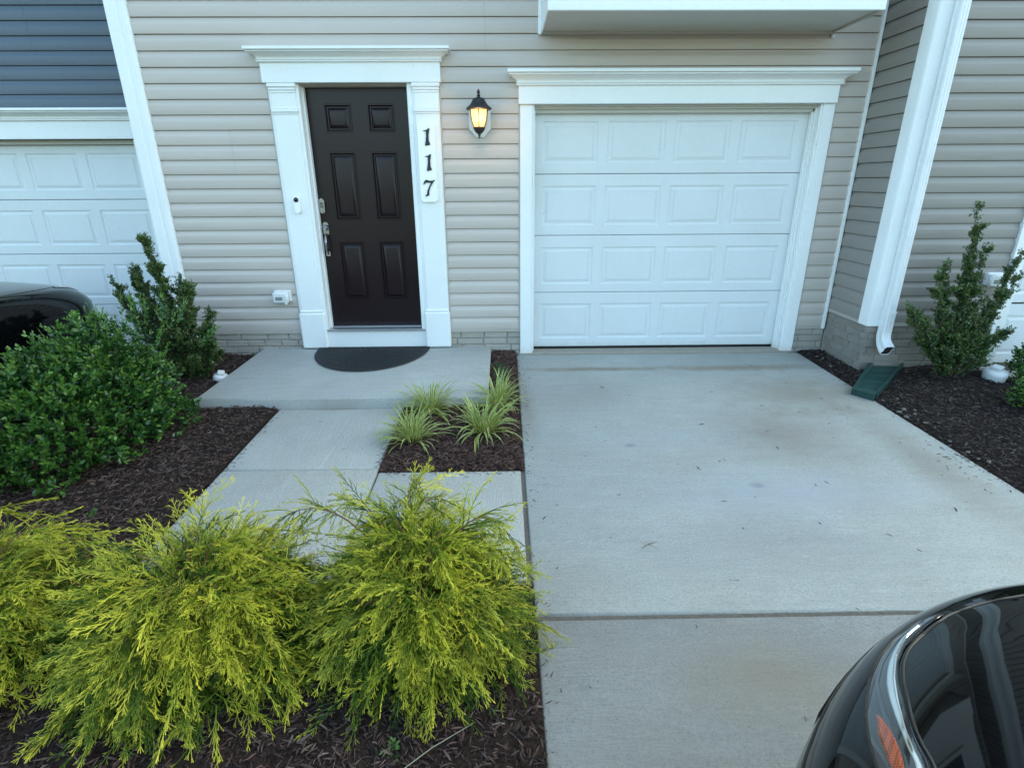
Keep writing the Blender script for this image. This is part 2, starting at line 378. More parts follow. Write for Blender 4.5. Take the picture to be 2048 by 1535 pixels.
# ------------------------------------------------------------------ mulch beds
def chip_templates(k):
    """one bark shred: a lens-like bent splinter"""
    out = []
    for i in range(k):
        r = random.Random(i+5); L = 1; w_ = r.uniform(.09,.26); h = r.uniform(.03,.09); bend = r.uniform(-.12,.12)
        v_ = []
        for (t, s_) in ((-.5, r.uniform(.2,.8)), (0, 1), (.5, r.uniform(.1,.7))):
            zc = bend*(1-4*t*t); q = w_/2*s_; j = r.uniform(-.02,.02)
            v_ += [(t*L, -q+j, zc-h*.7*s_), (t*L, q*r.uniform(-.4,.5)+j, zc+h*.6*s_), (t*L, q+j, zc-h*.7*s_)]
        f_ = []
        for a_ in (0, 3):
            for c_ in range(2): f_.append((a_+c_, a_+c_+1, a_+4+c_, a_+3+c_))
        out.append((np.array(v_), f_))
    return out
CH = chip_templates(10)
def merged(name, mat, templates, picks, mats4, cols, parent=None, **k):
    """join thousands of placed templates in one mesh. templates: (verts Nx3, quad/tri faces list, attr Nx3 or None)"""
    V, L, S, A = [], [], [], []; off = 0
    picks = np.asarray(picks)
    for ti, tp in enumerate(templates):
        sel = np.nonzero(picks == ti)[0]
        if not len(sel): continue
        v_ = np.asarray(tp[0]); n_ = len(v_)
        Mx = mats4[sel]
        P = np.einsum('kij,nj->kni', Mx[:, :3, :3], v_) + Mx[:, None, :3, 3]
        V.append(P.reshape(-1, 3))
        fl = np.concatenate([np.array(f) for f in tp[1]]); fs = np.array([len(f) for f in tp[1]])
        L.append((fl[None] + (off + np.arange(len(sel))*n_)[:, None]).ravel()); S.append(np.tile(fs, len(sel)))
        if len(tp) > 2 and tp[2] is not None:
            a_ = np.repeat(np.asarray(tp[2])[None], len(sel), 0).copy()
            if cols is not None:
                a_[:, :, 0] += cols[sel][:, None, 0]; a_[:, :, 1] = (a_[:, :, 1] + cols[sel][:, None, 1]) % 1.0
            a_[:, :, 2] = 0; A.append(np.clip(a_, 0, 1).reshape(-1, 3))
        else: A.append(np.repeat(cols[sel][:, None, :], n_, 1).reshape(-1, 3))
        off += n_*len(sel)
    V = np.concatenate(V); L = np.concatenate(L); S = np.concatenate(S); A = np.concatenate(A)
    me = bpy.data.meshes.new(name); me.vertices.add(len(V)); me.vertices.foreach_set('co', V.astype(np.float32).ravel())
    me.loops.add(len(L)); me.loops.foreach_set('vertex_index', L.astype(np.int32))
    me.polygons.add(len(S)); st_ = np.concatenate([[0], np.cumsum(S)[:-1]]); me.polygons.foreach_set('loop_start', st_.astype(np.int32))
    me.materials.append(mat); me.update(calc_edges=True)
    at = me.attributes.new('fol', 'FLOAT_COLOR', 'POINT')
    at.data.foreach_set('color', np.concatenate([A, np.ones((len(A),1))], 1).astype(np.float32).ravel())
    return link(name, me, parent, **k)
def frame_from(dirs, spin, scale, pos):
    """matrices whose local +x runs along dirs"""
    d = dirs/np.linalg.norm(dirs, axis=1, keepdims=True)
    up = np.tile([0,0,1.], (len(d),1)); bad = np.abs(d[:,2]) > .97; up[bad] = [0,1.,0]
    s_ = np.cross(up, d); s_ /= np.linalg.norm(s_, axis=1, keepdims=True); u_ = np.cross(d, s_)
    c_, n_ = np.cos(spin)[:,None], np.sin(spin)[:,None]
    s2 = s_*c_ + u_*n_; u2 = -s_*n_ + u_*c_
    Mx = np.zeros((len(d),4,4)); Mx[:,3,3] = 1
    sc_ = scale if scale.ndim == 2 else np.repeat(scale[:,None], 3, 1)
    Mx[:,:3,0] = d*sc_[:,0:1]; Mx[:,:3,1] = s2*sc_[:,1:2]; Mx[:,:3,2] = u2*sc_[:,2:3]; Mx[:,:3,3] = pos
    return Mx
def fbm(x, y, s=1.0): return noise.fractal(Vector((x*s, y*s, 3.3)), 1.0, 2.0, 4)
def bed(name, poly_test, x0, x1, y0, y1, zf, step, nchips, pal, size=(.022,.055), pal_p=None, chip_y0=None):
    root = struct(name)
    nx = int((x1-x0)/step)+1; ny = int((y1-y0)/step)+1
    mb = MB(); P = []
    for j in range(ny+1):
        yy = y0 + (y1-y0)*j/ny
        P.append([(x0+(x1-x0)*i/nx, yy, zf(x0+(x1-x0)*i/nx, yy) + .010*fbm(x0+(x1-x0)*i/nx, yy, 9)) for i in range(nx+1)])
    n0 = 0; mb.v = [p for r in P for p in r]
    for j in range(ny):
        for i in range(nx):
            cx = x0+(x1-x0)*(i+.5)/nx; cy = y0+(y1-y0)*(j+.5)/ny
            if poly_test(cx, cy): a_ = j*(nx+1)+i; mb.f.append((a_, a_+1, a_+nx+2, a_+nx+1)); mb.mi.append(0)
    mb.build('soil', M['soil'], root, smooth=179)
    xs = RNG.uniform(x0, x1, nchips*3); ys = RNG.uniform(y0 if chip_y0 is None else chip_y0, y1, nchips*3)
    ok = np.array([poly_test(a_, b_) for a_, b_ in zip(xs, ys)]); xs, ys = xs[ok][:nchips], ys[ok][:nchips]
    n = len(xs)
    z = np.array([zf(a_, b_) + .010*fbm(a_, b_, 9) for a_, b_ in zip(xs, ys)]) + RNG.uniform(-.002,.014,n)
    az = RNG.uniform(0, 2*PI, n); el = RNG.normal(0, .20, n)
    d = np.stack([np.cos(az)*np.cos(el), np.sin(az)*np.cos(el), np.sin(el)], 1)
    L = RNG.uniform(size[0], size[1], n)*np.where(RNG.random(n) < .06, 1.6, 1)
    sc_ = np.stack([L, L*RNG.uniform(.6,1.3,n), np.full(n,.05)], 1)
    Mx = frame_from(d, RNG.normal(0,.5,n), sc_, np.stack([xs,ys,z],1))
    pal = np.array(pal); ci = RNG.choice(len(pal), n, p=pal_p)
    c_ = pal[ci]*RNG.uniform(.6,1.35,(n,1))
    merged('bark_chips', M['chip'], CH, RNG.integers(0,len(CH),n), Mx, c_, root, kind='stuff')
    return root
def edge_dip(d): return -.022*math.exp(-max(d,0)/.05)
def z_left(x, y):
    if y < -3.14: e = min(1.07-x, -3.14-y) if x > -.74 else min(1.0, math.hypot(max(-.74-x,0), 0)+.2)
    else: e = -.715-x
    z = gz(y) + .028 + edge_dip(max(e, 0))
    if y > -1.3 and x > -1.6: z -= .01
    t = min(max((-x-1.75)/.65, 0), 1); z -= .20*t*t*(3-2*t)
    return z
t_left = lambda x, y: (x < -.718 and not (x > -1.322 and y > -1.25)) or (y < -3.125 and x < 1.078)
BROWN = [(.060,.034,.028),(.040,.024,.021),(.085,.050,.040),(.028,.019,.018),(.15,.10,.075)]
BP = [.32,.28,.22,.12,.06]
bed('mulch_bed', t_left, -2.45, 1.08, -9.6, -.005, z_left, .045, 46000, [(.105,.062,.050),(.060,.038,.033),(.155,.104,.086),(.022,.017,.017),(.19,.145,.115)], (.013,.042), BP, -4.7)
def z_mid(x, y):
    if y > -1.26: e = min(x-.842, 1.08-x, -.0-y+.1)
    else: e = min(1.06-x, y+2.18, (x-.215))
    return gz(y) + .012 + (.02 if y > -1.2 else 0) + edge_dip(e)*.9
t_mid = lambda x, y: (.844 < x < 1.078 and y > -1.26) or (.217 < x < 1.075 and -2.182 < y <= -1.258)
bed('planting_pocket', t_mid, .215, 1.08, -2.185, -.005, z_mid, .03, 12000, [(.115,.058,.045),(.074,.040,.032),(.165,.090,.068),(.035,.024,.021),(.24,.17,.125)], (.016,.045), BP)
def z_right(x, y):
    e = x-3.795
    z = gz(y) + .012 + edge_dip(e) + .05*math.exp(-((x-4.7)**2+(y+.8)**2)/.25)
    if x > 5.05: z -= .03
    return z
t_right = lambda x, y: (3.793 < x < 4.025 and y > -.62) or (3.793 < x < 5.22 and y < -.605)
bed('side_mulch_bed', t_right, 3.79, 5.22, -9.6, -.005, z_right, .04, 20000, [(.062,.046,.041),(.036,.028,.026),(.110,.086,.073),(.016,.014,.016),(.15,.125,.105)], (.016,.045), [.34,.3,.18,.12,.06], -4.8)

# ------------------------------------------------------------------ siding, bricks
COURSE = .1145
PROF = [(.004,0),(-.0168,.0004),(-.0176,.004),(-.0190,.064),(-.0178,.072),(-.0125,.082),(-.0075,.094),(-.0055,.1098),(.006,.1104),(.006,.118)]   # dutch-lap course: (out, up)
SEG = {}
def board(parent, mat, x0, x1, z, yplane, side=False, tilt=0, h=COURSE, name='siding_board'):
    key = (round(x1-x0, 3), mat.name, side, round(h,4))
    if key not in SEG:
        mb = MB(); nx = max(1, int((x1-x0)/.5)); rows = []
        for o_, u in PROF:
            uu = min(u, h+.004)
            rows.append([((x1-x0)*i/nx, o_, uu) if not side else (o_, -(x1-x0)*i/nx, uu) for i in range(nx+1)])
        mb.grid(rows, False, False)
        SEG[key] = mb.mesh('siding_board', mat, smooth=24)
    o = link(name, SEG[key], parent)
    if side: o.location = (yplane, x1 + (0), z)
    else: o.location = (x0, yplane, z)
    return o
def courses(parent, mat, x0, x1, z0, z1, yplane, blocks=(), seams=(), side=False, stop=None):
    k = 0; z = z0
    while z < z1 - .01:
        h = COURSE
        segs = [(x0, x1)]
        for bx0, bx1, bz in blocks:
            if z + .05 < bz: segs = [q for a_, b_ in segs for q in ((a_, min(b_, bx0)), (max(a_, bx1), b_)) if q[1]-q[0] > .01] if True else segs
        for sx, ks in seams:
            if k in ks or k-1 in ks: segs = [q for a_, b_ in segs for q in (((a_, sx), (sx+.0015, b_)) if a_ < sx < b_ else ((a_, b_),))]
        for a_, b_ in segs: board(parent, mat, a_, b_, z, yplane + (0 if k % 2 else .0006), side)
        z += COURSE; k += 1
def bricks(parent, u0, u1, z0, z1, plane, axis='x', seed=0, bl=.20, bh=.064, mat='brick'):
    """courses of rough painted bricks on one wall face; each brick an object"""
    r = random.Random(seed); z = z1; k = 0
    meshes = []
    for q in range(5):
        for ln in (1.0, .5): pass
    while z > z0 + .005:
        zb = z - bh + .007; u = u0 - (bl*.5 if k % 2 else 0) - r.uniform(0, .06)
        while u < u1 - .01:
            L = bl*r.choice((.8,1,1.1,1.25)); a_, b_ = max(u, u0+.001), min(u+L-.008, u1-.001)
            if b_ - a_ > .015:
                mb = MB(); pr = .004 + r.uniform(0, .005)
                if axis == 'x': mb.bbox(a_, b_, plane-pr, plane+.03, max(zb, z0), z, .0035)
                else: mb.bbox(plane-pr, plane+.03, -b_, -a_, max(zb, z0), z, .0035)
                mb.build('brick', M[mat], parent)
            u += L
        z -= bh; k += 1

# ------------------------------------------------------------------ mouldings
def crown(prof, x0, x1, yf):
    """mitred moulding wrapped round the two ends; prof: (out, z)"""
    rows = [[(x0-d, 0, z), (x0-d, yf-d, z), (x1+d, yf-d, z), (x1+d, 0, z)] for d, z in prof]
    mb = MB(); mb.grid(rows)
    n = len(mb.v); mb.f.append((n-4, n-3, n-2, n-1)); mb.mi.append(0); mb.f.append((3,2,1,0)); mb.mi.append(0)
    return mb
def crown_prof(z0, z1, out):
    H = z1-z0; P = []
    for u, o_ in ((0,.05),(0,.20),(.04,.24),(.10,.23),(.105,.12),(.14,.12),(.15,.23),(.21,.25),(.225,.16),(.25,.17)): P.append((o_*out, z0+u*H))
    for i in range(7):
        a_ = i/6; P.append(((.18+.54*(a_**1.6))*out, z0+(.27+.36*a_)*H))
    for u, o_ in ((.64,.84),(.69,.88),(.73,.86),(.735,.76),(.765,.76),(.775,.96),(.80,1.0),(.97,1.0),(1,.98)): P.append((o_*out, z0+u*H))
    return P

def cut_panels(mb, x0, x1, z0, z1, y, panels, prof):
    """front face with stamped raised panels. panels: (x0,x1,z0,z1); prof: (inset, depth)"""
    xs = sorted({x0, x1, *[p[0] for p in panels], *[p[1] for p in panels]}); zs = sorted({z0, z1, *[p[2] for p in panels], *[p[3] for p in panels]})
    for i in range(len(xs)-1):
        for j in range(len(zs)-1):
            cx, cz = (xs[i]+xs[i+1])/2, (zs[j]+zs[j+1])/2
            if any(p[0] < cx < p[1] and p[2] < cz < p[3] for p in panels): continue
            mb.add([(xs[i],y,zs[j]),(xs[i+1],y,zs[j]),(xs[i+1],y,zs[j+1]),(xs[i],y,zs[j+1])], [(0,1,2,3)])
    for a_, b_, c_, d_ in panels:
        rows = [[(a_+i, y+dp, c_+i),(b_-i, y+dp, c_+i),(b_-i, y+dp, d_-i),(a_+i, y+dp, d_-i)] for i, dp in prof]
        mb.grid(rows, True); n = len(mb.v); mb.f.append((n-4,n-3,n-2,n-1)); mb.mi.append(mb.cur)

# ------------------------------------------------------------------ our house
H = thing('townhouse', 'beige vinyl sided townhouse with the black front door and the white single garage door', 'house')
mb = MB()                                                    # sheathing behind the boards, with the openings left free
for q in ((-2.0,-.90,.012,.25,.20,2.45),(-2.0,4.03,.012,.25,2.45,8.6),(.44,1.13,.012,.25,.20,2.45),(3.73,4.03,.012,.25,.20,2.45),
          (-.90,.44,.012,.25,2.30,2.45),(1.13,3.73,.012,.25,2.14,2.45),
          (-2.0,-.90,.006,.25,-.4,.20),(.44,1.13,.006,.25,-.4,.20),(3.73,4.035,.006,.25,-.4,.20),(-.9,.44,.03,.25,-.4,.06),(1.13,3.73,.13,.25,-.4,.0)):
    mb.box(*q)
mb.build('wall', M['mortar'], H)
mb = MB(); mb.box(-2.0, 4.03, .26, 10, -.4, 8.6); mb.build('building_core', M['channel'], H)
BL = ((-.925,.457,2.50),(1.115,3.742,2.33))
courses(H, M['beige_siding'], -1.917, 4.006, .250, 3.0, 0, BL, seams=((.84,(20,21)),(-1.30,(12,13)),(2.35,(22,23))))
mb = MB(); k = 0; z = .250 + COURSE*25
while z < 8.5:                                               # the upper storeys, outside the picture
    mb.grid([[(x, o_, z+u) for x in (-1.917, 4.006)] for o_, u in PROF]); z += COURSE
mb.build('upper_siding', M['beige_siding'], H, smooth=24, kind='stuff')
for x0, x1 in ((-1.917,-.93),(.46,1.115),(3.745,4.006)):      # starter strip under the lowest course
    mb = MB(); mb.bbox(x0, x1, -.019, .004, .222, .2495, .002); mb.build('starter_strip', M['channel'], H)
for x, za, zb in ((-.938,.086,2.305),(.457,.086,2.305),(1.106,.225,2.30),(3.738,.225,2.30)):
    mb = MB(); mb.bbox(x, x+.014, -.021, .0, za, zb, .002); mb.build('trim_channel', M['channel'], H)
bricks(H, -1.917, -.93, -.10, .222, 0, 'x', 1); bricks(H, .46, 1.12, -.05, .222, 0, 'x', 2); bricks(H, 3.74, 4.025, -.05, .222, 0, 'x', 3)
# left corner board (stepped profile) and the thin strip in the right corner
mb = MB(); P = [(-2.088,.25),(-2.088,-.030),(-2.082,-.036),(-2.010,-.036),(-2.004,-.031),(-1.985,-.031),(-1.975,-.036),(-1.945,-.036),(-1.938,-.031),(-1.932,-.031),(-1.928,-.027),(-1.917,-.027),(-1.917,.0)]
mb.grid([[(x, y, z) for x, y in P] for z in (-.02, 8.6)]); mb.build('corner_board', M['white_trim'], H, smooth=20)
mb = MB(); mb.bbox(3.990, 4.014, -.036, .0, .226, 8.6, .003); mb.build('corner_strip', M['white_trim'], H)
mb = MB(); mb.box(-2.2, 4.2, 0, 1, 0, 1); 
# roof
mb = MB(); mb.add([(-2.05,-.3,8.5),(4.05,-.3,8.5),(4.05,5,11.2),(-2.05,5,11.2),(-2.05,10.3,8.5),(4.05,10.3,8.5),(-2.05,-.3,8.65),(4.05,-.3,8.65),(4.05,5,11.35),(-2.05,5,11.35),(-2.05,10.3,8.65),(4.05,10.3,8.65)],
    [(3,2,1,0),(2,3,4,5),(6,7,8,9),(8,11,10,9),(0,1,7,6),(4,10,11,5),(1,2,8,7),(2,5,11,8),(0,6,9,3),(3,9,10,4)]); mb.build('roof', M['shingle'], H)
def window(parent, x0, x1, z0, z1, y):
    f = MB(); t = .07
    f.bbox(x0-t, x1+t, y-.03, y+.02, z1, z1+t); f.bbox(x0-t, x1+t, y-.03, y+.02, z0-t, z0); f.bbox(x0-t, x0, y-.03, y+.02, z0, z1); f.bbox(x1, x1+t, y-.03, y+.02, z0, z1)
    f.bbox(x0, x1, y-.02, y+.01, (z0+z1)/2-.02, (z0+z1)/2+.02)
    o = f.build('window', M['white_trim'], parent); g = MB(); g.box(x0, x1, y-.006, y+.004, z0, z1); g.build('pane', M['glass'], o); return o
window(H, -1.1, -.1, 3.7, 5.2, -.02); window(H, -1.1, -.1, 6.4, 7.7, -.02); window(H, 1.6, 2.5, 6.4, 7.7, -.02)
# projecting bay over the garage
bay = MB(); bay.box(1.300, 3.628, -.598, -.002, 2.6725, 5.9); by = bay.build('bay', M['white_trim'], H)
q = MB(); q.bbox(1.292, 3.640, -.620, -.594, 2.655, 2.98, .003); q.build('fascia', M['white_trim'], by)
for x0, x1 in ((1.290,1.3005),(3.6285,3.642)):
    q = MB(); q.bbox(x0, x1, -.592, -.004, 2.655, 2.98, .003); q.build('fascia', M['white_trim'], by)
q = MB(); q.bbox(1.30, 3.628, -.594, -.03, 2.662, 2.671, .001); q.build('soffit', M['soffit'], by)
q = MB(); q.bbox(1.300, 3.630, -.040, -.020, 2.640, 2.664, .002); q.build('soffit_channel', M['channel'], by)
q = MB(); q.bbox(3.602, 3.6275, -.594, -.042, 2.648, 2.6635, .002); q.build('soffit_channel', M['channel'], by)
q = MB(); q.bbox(1.262, 1.289, -.045, .0, 2.640, 3.6, .003); q.build('edge_trim', M['white_trim'], by)
q = MB(); q.bbox(3.605, 3.632, -.036, -.019, 2.612, 2.639, .004); q.build('sealant_blob', M['plastic'], by)
for x0 in (1.45, 2.1, 2.75): 
    window(H, x0, x0+.55, 3.4, 4.9, -.61)

# ---- front door surround
mb = MB(); mb.bbox(-.952,.478,-.060,-.001,2.306,2.452,.003); fr = mb.build('door_header', M['white_trim'], H)
crown(crown_prof(2.449, 2.546, .086), -.949, .475, -.058).build('crown_moulding', M['white_trim'], fr, smooth=30)
for x0, x1 in ((-.925,-.700),(.236,.458)):
    mb = MB(); mb.bbox(x0, x1+.0, -.0285, -.001, .086, 2.305, .002)
    mb.bbox(x0+.022, x1-.006, -.040, -.001, .43, 2.30, .003); p = mb.build('pilaster', M['white_trim'], H)
    def q(name, x_in, yf, za, zb, bev=.004):
        t = MB(); t.bbox(x0+x_in, x1+.006-x_in*.5, yf, -.001, za, zb, bev); t.build(name, M['white_trim'], p)
    q('base_block', -.004, -.058, .0865, .425, .012)
    t = MB(); t.bbox(x0+.008, x1, -.050, -.001, .426, .448, .007); t.build('base_moulding', M['white_trim'], p)
    t = MB(); t.bbox(x0+.016, x1-.002, -.047, -.001, 2.118, 2.128, .003); t.bbox(x0+.010, x1+.002, -.053, -.001, 2.092, 2.1175, .006); t.bbox(x0+.016, x1-.002, -.047, -.001, 2.080, 2.0915, .003); t.build('neck_moulding', M['white_trim'], p)
    t = MB(); t.bbox(x0+.018, x1-.004, -.046, -.001, 2.235, 2.252, .003); t.bbox(x0+.010, x1+.002, -.052, -.001, 2.2525, 2.276, .006); t.bbox(x0+.002, x1+.008, -.059, -.001, 2.2765, 2.305, .004); t.build('capital_moulding', M['white_trim'], p)
# jambs and brickmould running back to the slab
for x0, x1, sgn in ((-.7055,-.678,1),(.198,.2355,-1)):
    mb = MB(); mb.bbox(x0, x1, -.030, .095, .246, 2.305, .004); mb.build('door_jamb', M['white_trim'], H)
for x0, x1 in ((-.6775,-.664),(.185,.1975)):
    mb = MB(); mb.bbox(x0, x1, .040, .092, .262, 2.292, .003); mb.build('door_stop', M['white_trim'], H)
mb = MB(); mb.bbox(-.678, .198, .030, .095, 2.291, 2.305, .003); mb.bbox(-.7, .22, .0, .029, 2.297, 2.3055, .002); mb.build('door_stop', M['channel'], H)
mb = MB(); mb.bbox(-.699, .2355, -.012, .03, .085, .2435, .003); mb.build('kick_board', M['white_trim'], H)
mb = MB(); mb.bbox(-.699, .236, -.035, .10, .2445, .262, .003); mb.bbox(-.677, .197, .062, .098, .2625, .270, .002); mb.build('threshold', M['alu'], H)
D = .098
mb = MB(); pn = [(-.528,-.300,1.954,2.172),(-.166,.060,1.954,2.172),(-.528,-.300,1.238,1.800),(-.166,.060,1.238,1.800),(-.528,-.300,.513,1.050),(-.166,.060,.513,1.050)]
pf = [(0,0),(.003,-.006),(.011,-.006),(.018,.004),(.021,.011),(.030,.011),(.033,.009),(.054,-.004),(.058,-.0045)]
cut_panels(mb, -.676, .197, .272, 2.291, D, pn, pf)
mb.add([(-.676,D,.272),(-.676,D+.04,.272),(.197,D+.04,.272),(.197,D,.272),(-.676,D,2.291),(-.676,D+.04,2.291),(.197,D+.04,2.291),(.197,D,2.291)], [(0,4,5,1),(3,2,6,7),(4,7,6,5),(0,1,2,3),(1,5,6,2)])
fd = mb.build('front_door', M['black_door'], H, smooth=25)
# keypad deadbolt and handle set
mb = MB(); mb.prism([(-.660,1.31),(-.650,1.300),(-.636,1.296),(-.622,1.300),(-.612,1.31),(-.610,1.40),(-.618,1.414),(-.636,1.426),(-.654,1.414),(-.662,1.40)], D-.024, D)
mb.prism([(-.652,1.325),(-.620,1.325),(-.620,1.395),(-.636,1.408),(-.652,1.395)], D-.030, D-.024)
mb.lathe([(.006,0),(.012,.002),(.012,.006)], 0, 0, 12)
for i in range(len(mb.v)-36, len(mb.v)):
    x, y, z = mb.v[i]; mb.v[i] = (x-.636, D-.024-z, y+1.310)
dbl = mb.build('deadbolt', M['nickel'], fd, smooth=30)
mb = MB()
for i in range(3):
    for j in range(2): mb.bbox(-.6465+j*.0125, -.6370+j*.0125, D-.0325, D-.0295, 1.345+i*.016, 1.356+i*.016, .001)
mb.build('keypad', M['insert'] if 'insert' in M else M['black_metal'], fd)
mb = MB(); mb.prism([(-.652,1.120),(-.640,1.108),(-.614,1.108),(-.602,1.120),(-.602,1.205),(-.614,1.222),(-.640,1.222),(-.652,1.205)], D-.012, D)
mb.tube([(-.627,D-.012,1.165),(-.627,D-.05,1.165)], [.020,.017], 12); mb.tube([(-.648,D-.052,1.180),(-.627,D-.058,1.188),(-.603,D-.052,1.180)], [.006,.009,.006], 8)
gp = []
for i in range(13):
    a_ = i/12; gp.append((-.627+.004*math.sin(a_*PI), D-.02-.055*math.sin(a_*PI)**.7, 1.120-a_*.175))
mb.tube(gp, [.008+.004*math.sin(i/12*PI) for i in range(13)], 10)
mb.prism([(-.642,.925),(-.612,.925),(-.606,.940),(-.612,.965),(-.627,.975),(-.642,.965),(-.648,.940)], D-.022, D)
mb.build('door_handle', M['nickel'], fd, smooth=40)

# ---- garage surround and door
mb = MB(); mb.bbox(1.107,3.734,-.060,-.001,2.146,2.282,.003); fr = mb.build('garage_header', M['white_trim'], H)
crown(crown_prof(2.279, 2.386, .092), 1.110, 3.731, -.058).build('crown_moulding', M['white_trim'], fr, smooth=30)
mb = MB(); mb.bbox(1.120,1.2235,-.032,-.001,.006,2.1455,.003); mb.build('garage_trim', M['white_trim'], H)
mb = MB(); mb.bbox(3.640,3.7375,-.032,-.001,.004,2.1455,.003); mb.build('garage_trim', M['white_trim'], H)
for pts in ((1.224,1.240,0),(3.6245,3.640,0)):
    mb = MB(); mb.bbox(pts[0], pts[1], -.020, .16, .004, 2.145, .002); mb.build('garage_jamb', M['white_trim'], H)
for x0, x1, ya, yb in ((1.2405,1.252,.050,.106),(3.612,3.624,.030,.060),(3.600,3.6235,.0605,.106)):
    mb = MB(); mb.bbox(x0, x1, ya, yb, .012, 2.125, .003); mb.build('garage_stop', M['white_trim'], H)
mb = MB(); mb.bbox(1.24, 3.624, .030, .060, 2.118, 2.1455, .003); mb.bbox(1.24, 3.624, .0605, .106, 2.090, 2.144, .003); mb.bbox(1.24,3.624,-.0005,.0295,2.134,2.1455,.002); mb.build('garage_head_stop', M['soffit'], H)
mb = MB(); mb.bbox(1.10, 3.73, -.038, .20, -.10, .012, .004); mb.build('garage_sill', M['apron'], H)
mb = MB(); mb.box(1.25, 3.61, .114, .16, .0125, .034); mb.build('rubber_seal', M['void'], H)
G = bpy.data.objects.new('garage_door', None); COL.objects.link(G); G.parent = H
zz = [.033, .566, 1.089, 1.612, 2.112]; gpx = [(1.318,1.798),(1.882,2.384),(2.462,2.942),(3.030,3.526)]
gpf = [(0,0),(.003,.004),(.012,.008),(.018,.008),(.038,.001),(.041,.0),(.042,.0025),(.046,.0025),(.047,-.0008)]
pz = [(.119,.459),(.645,.984),(1.178,1.514),(1.700,2.034)]
for i in range(4):
    mb = MB(); a_, b_ = zz[i]+.002, zz[i+1]-.002
    cut_panels(mb, 1.2465, 3.616, a_+.005, b_-.005, .112, [(x0, x1, pz[i][0], pz[i][1]) for x0, x1 in gpx], gpf)
    for za, zb in ((a_, a_+.005), (b_, b_-.005)):
        mb.add([(1.2465,.117,za),(3.616,.117,za),(3.616,.112,zb),(1.2465,.112,zb)], [(0,1,2,3) if zb > za else (3,2,1,0)])
    mb.add([(1.2465,.117,a_),(3.616,.117,a_),(3.616,.15,a_),(1.2465,.15,a_),(1.2465,.117,b_),(3.616,.117,b_),(3.616,.15,b_),(1.2465,.15,b_)], [(3,2,1,0),(4,5,6,7),(2,3,7,6),(0,4,7,3),(1,2,6,5)])
    mb.build('garage_section', M['white_door'], G, smooth=25)
mb = MB(); mb.box(1.25, 3.61, .135, .15, .04, 2.1); mb.build('backing', M['void'], G)
mb = MB(); mb.bbox(1.226, 1.240, -.036, -.0205, 1.50, 1.605, .004); mb.build('lock_bracket', M['white_trim'], H)

# ------------------------------------------------------------------ right wing (next house, two feet forward)
W = thing('townhouse', 'taupe vinyl sided townhouse on the right, standing forward of the garage with a brick base', 'house')
mb = MB(); mb.box(4.042, 4.99, -.588, 10, -.4, 8.6); mb.box(4.99, 10.2, -.55, 10, 2.2, 8.6); mb.box(4.99, 5.17, -.55, 10, -.4, 2.2); mb.box(7.6, 10.2, -.55, 10, -.4, 2.2); mb.box(5.17,7.6,-.35,10,-.4,2.2); mb.build('wall', M['mortar'], W)
mb = MB(); mb.box(4.036,5.05,-.594,-.55,-.4,.40); mb.box(4.036,4.08,-.56,.0,-.4,.40); mb.build('foundation', M['mortar'], W)
bricks(W, 4.032, 5.06, -.08, .398, -.598, 'x', 5, mat='brick_taupe'); bricks(W, .034, .594, -.08, .398, 4.0345, 'y', 6, mat='brick_taupe')
courses(W, M['wing_siding'], 4.135, 5.06, .425, 3.2, -.600)
z = .425
while z < 3.2: board(W, M['wing_siding'], -.4, -.038, z, 4.034, side=True) if False else None; z += COURSE
def side_courses(parent, mat, y0, y1, z0, z1, xplane):
    z = z0
    while z < z1-.01:
        key = ('side', round(y1-y0,3), mat.name)
        if key not in SEG:
            mb = MB(); mb.grid([[(o_, 0, u), (o_, -(y1-y0), u)] for o_, u in PROF], False, False); SEG[key] = mb.mesh('siding_board', mat, smooth=24)
        o = link('siding_board', SEG[key], parent); o.location = (xplane, y1, z); z += COURSE
side_courses(W, M['wing_siding'], -.500, -.004, .425, 3.2, 4.036)
for q in ((4.135,5.06,-.619,-.596,.397,.4245),):
    mb = MB(); mb.bbox(*q, .002); mb.build('starter_strip', M['channel'], W)
mb = MB(); mb.bbox(4.015,4.040,-.500,-.038,.397,.4245,.002); mb.build('starter_strip', M['channel'], W)
mb = MB(); z = .425 + COURSE*25
while z < 8.5: mb.grid([[(x, -.6+o_, z+u) for x in (4.135, 10)] for o_, u in PROF]); mb.grid([[(4.036+o_, y, z+u) for y in (-.004, -.50)] for o_, u in PROF]); z += COURSE
z = 2.25
while z < .425 + COURSE*25: mb.grid([[(x, -.55+o_, z+u) for x in (5.06, 10)] for o_, u in PROF]); z += COURSE
mb.build('upper_siding', M['wing_siding'], W, smooth=24, kind='stuff')
# corner post: plan profile swept upwards
mb = MB(); P = [(4.020,-.490),(4.014,-.494),(4.014,-.604),(4.018,-.612),(4.024,-.618),(4.136,-.618),(4.140,-.612),(4.140,-.598)]
mb.grid([[(x, y, z) for x, y in P] for z in (.400, 8.6)])
mb.add([(4.016,-.494,.4005),(4.016,-.612,.4005),(4.138,-.612,.4005),(4.138,-.598,.4005),(4.04,-.598,.4005),(4.04,-.494,.4005)], [(5,4,3,2,1,0)]); mb.build('corner_board', M['white_trim'], W, smooth=30)
mb = MB(); mb.add([(3.95,-.9,8.5),(10.3,-.9,8.5),(10.3,5,11.2),(3.95,5,11.2),(3.95,10.3,8.5),(10.3,10.3,8.5)], [(0,1,2,3),(3,2,5,4)]); mb.build('roof', M['shingle'], W)
mb = MB(); mb.bbox(5.062, 5.165, -.640, -.56, .0, 2.15, .003); mb.build('garage_trim', M['white_trim'], W)
mb = MB(); mb.bbox(5.06, 7.8, -.640, -.56, 2.15, 2.29, .003); mb.build('garage_header', M['white_trim'], W)
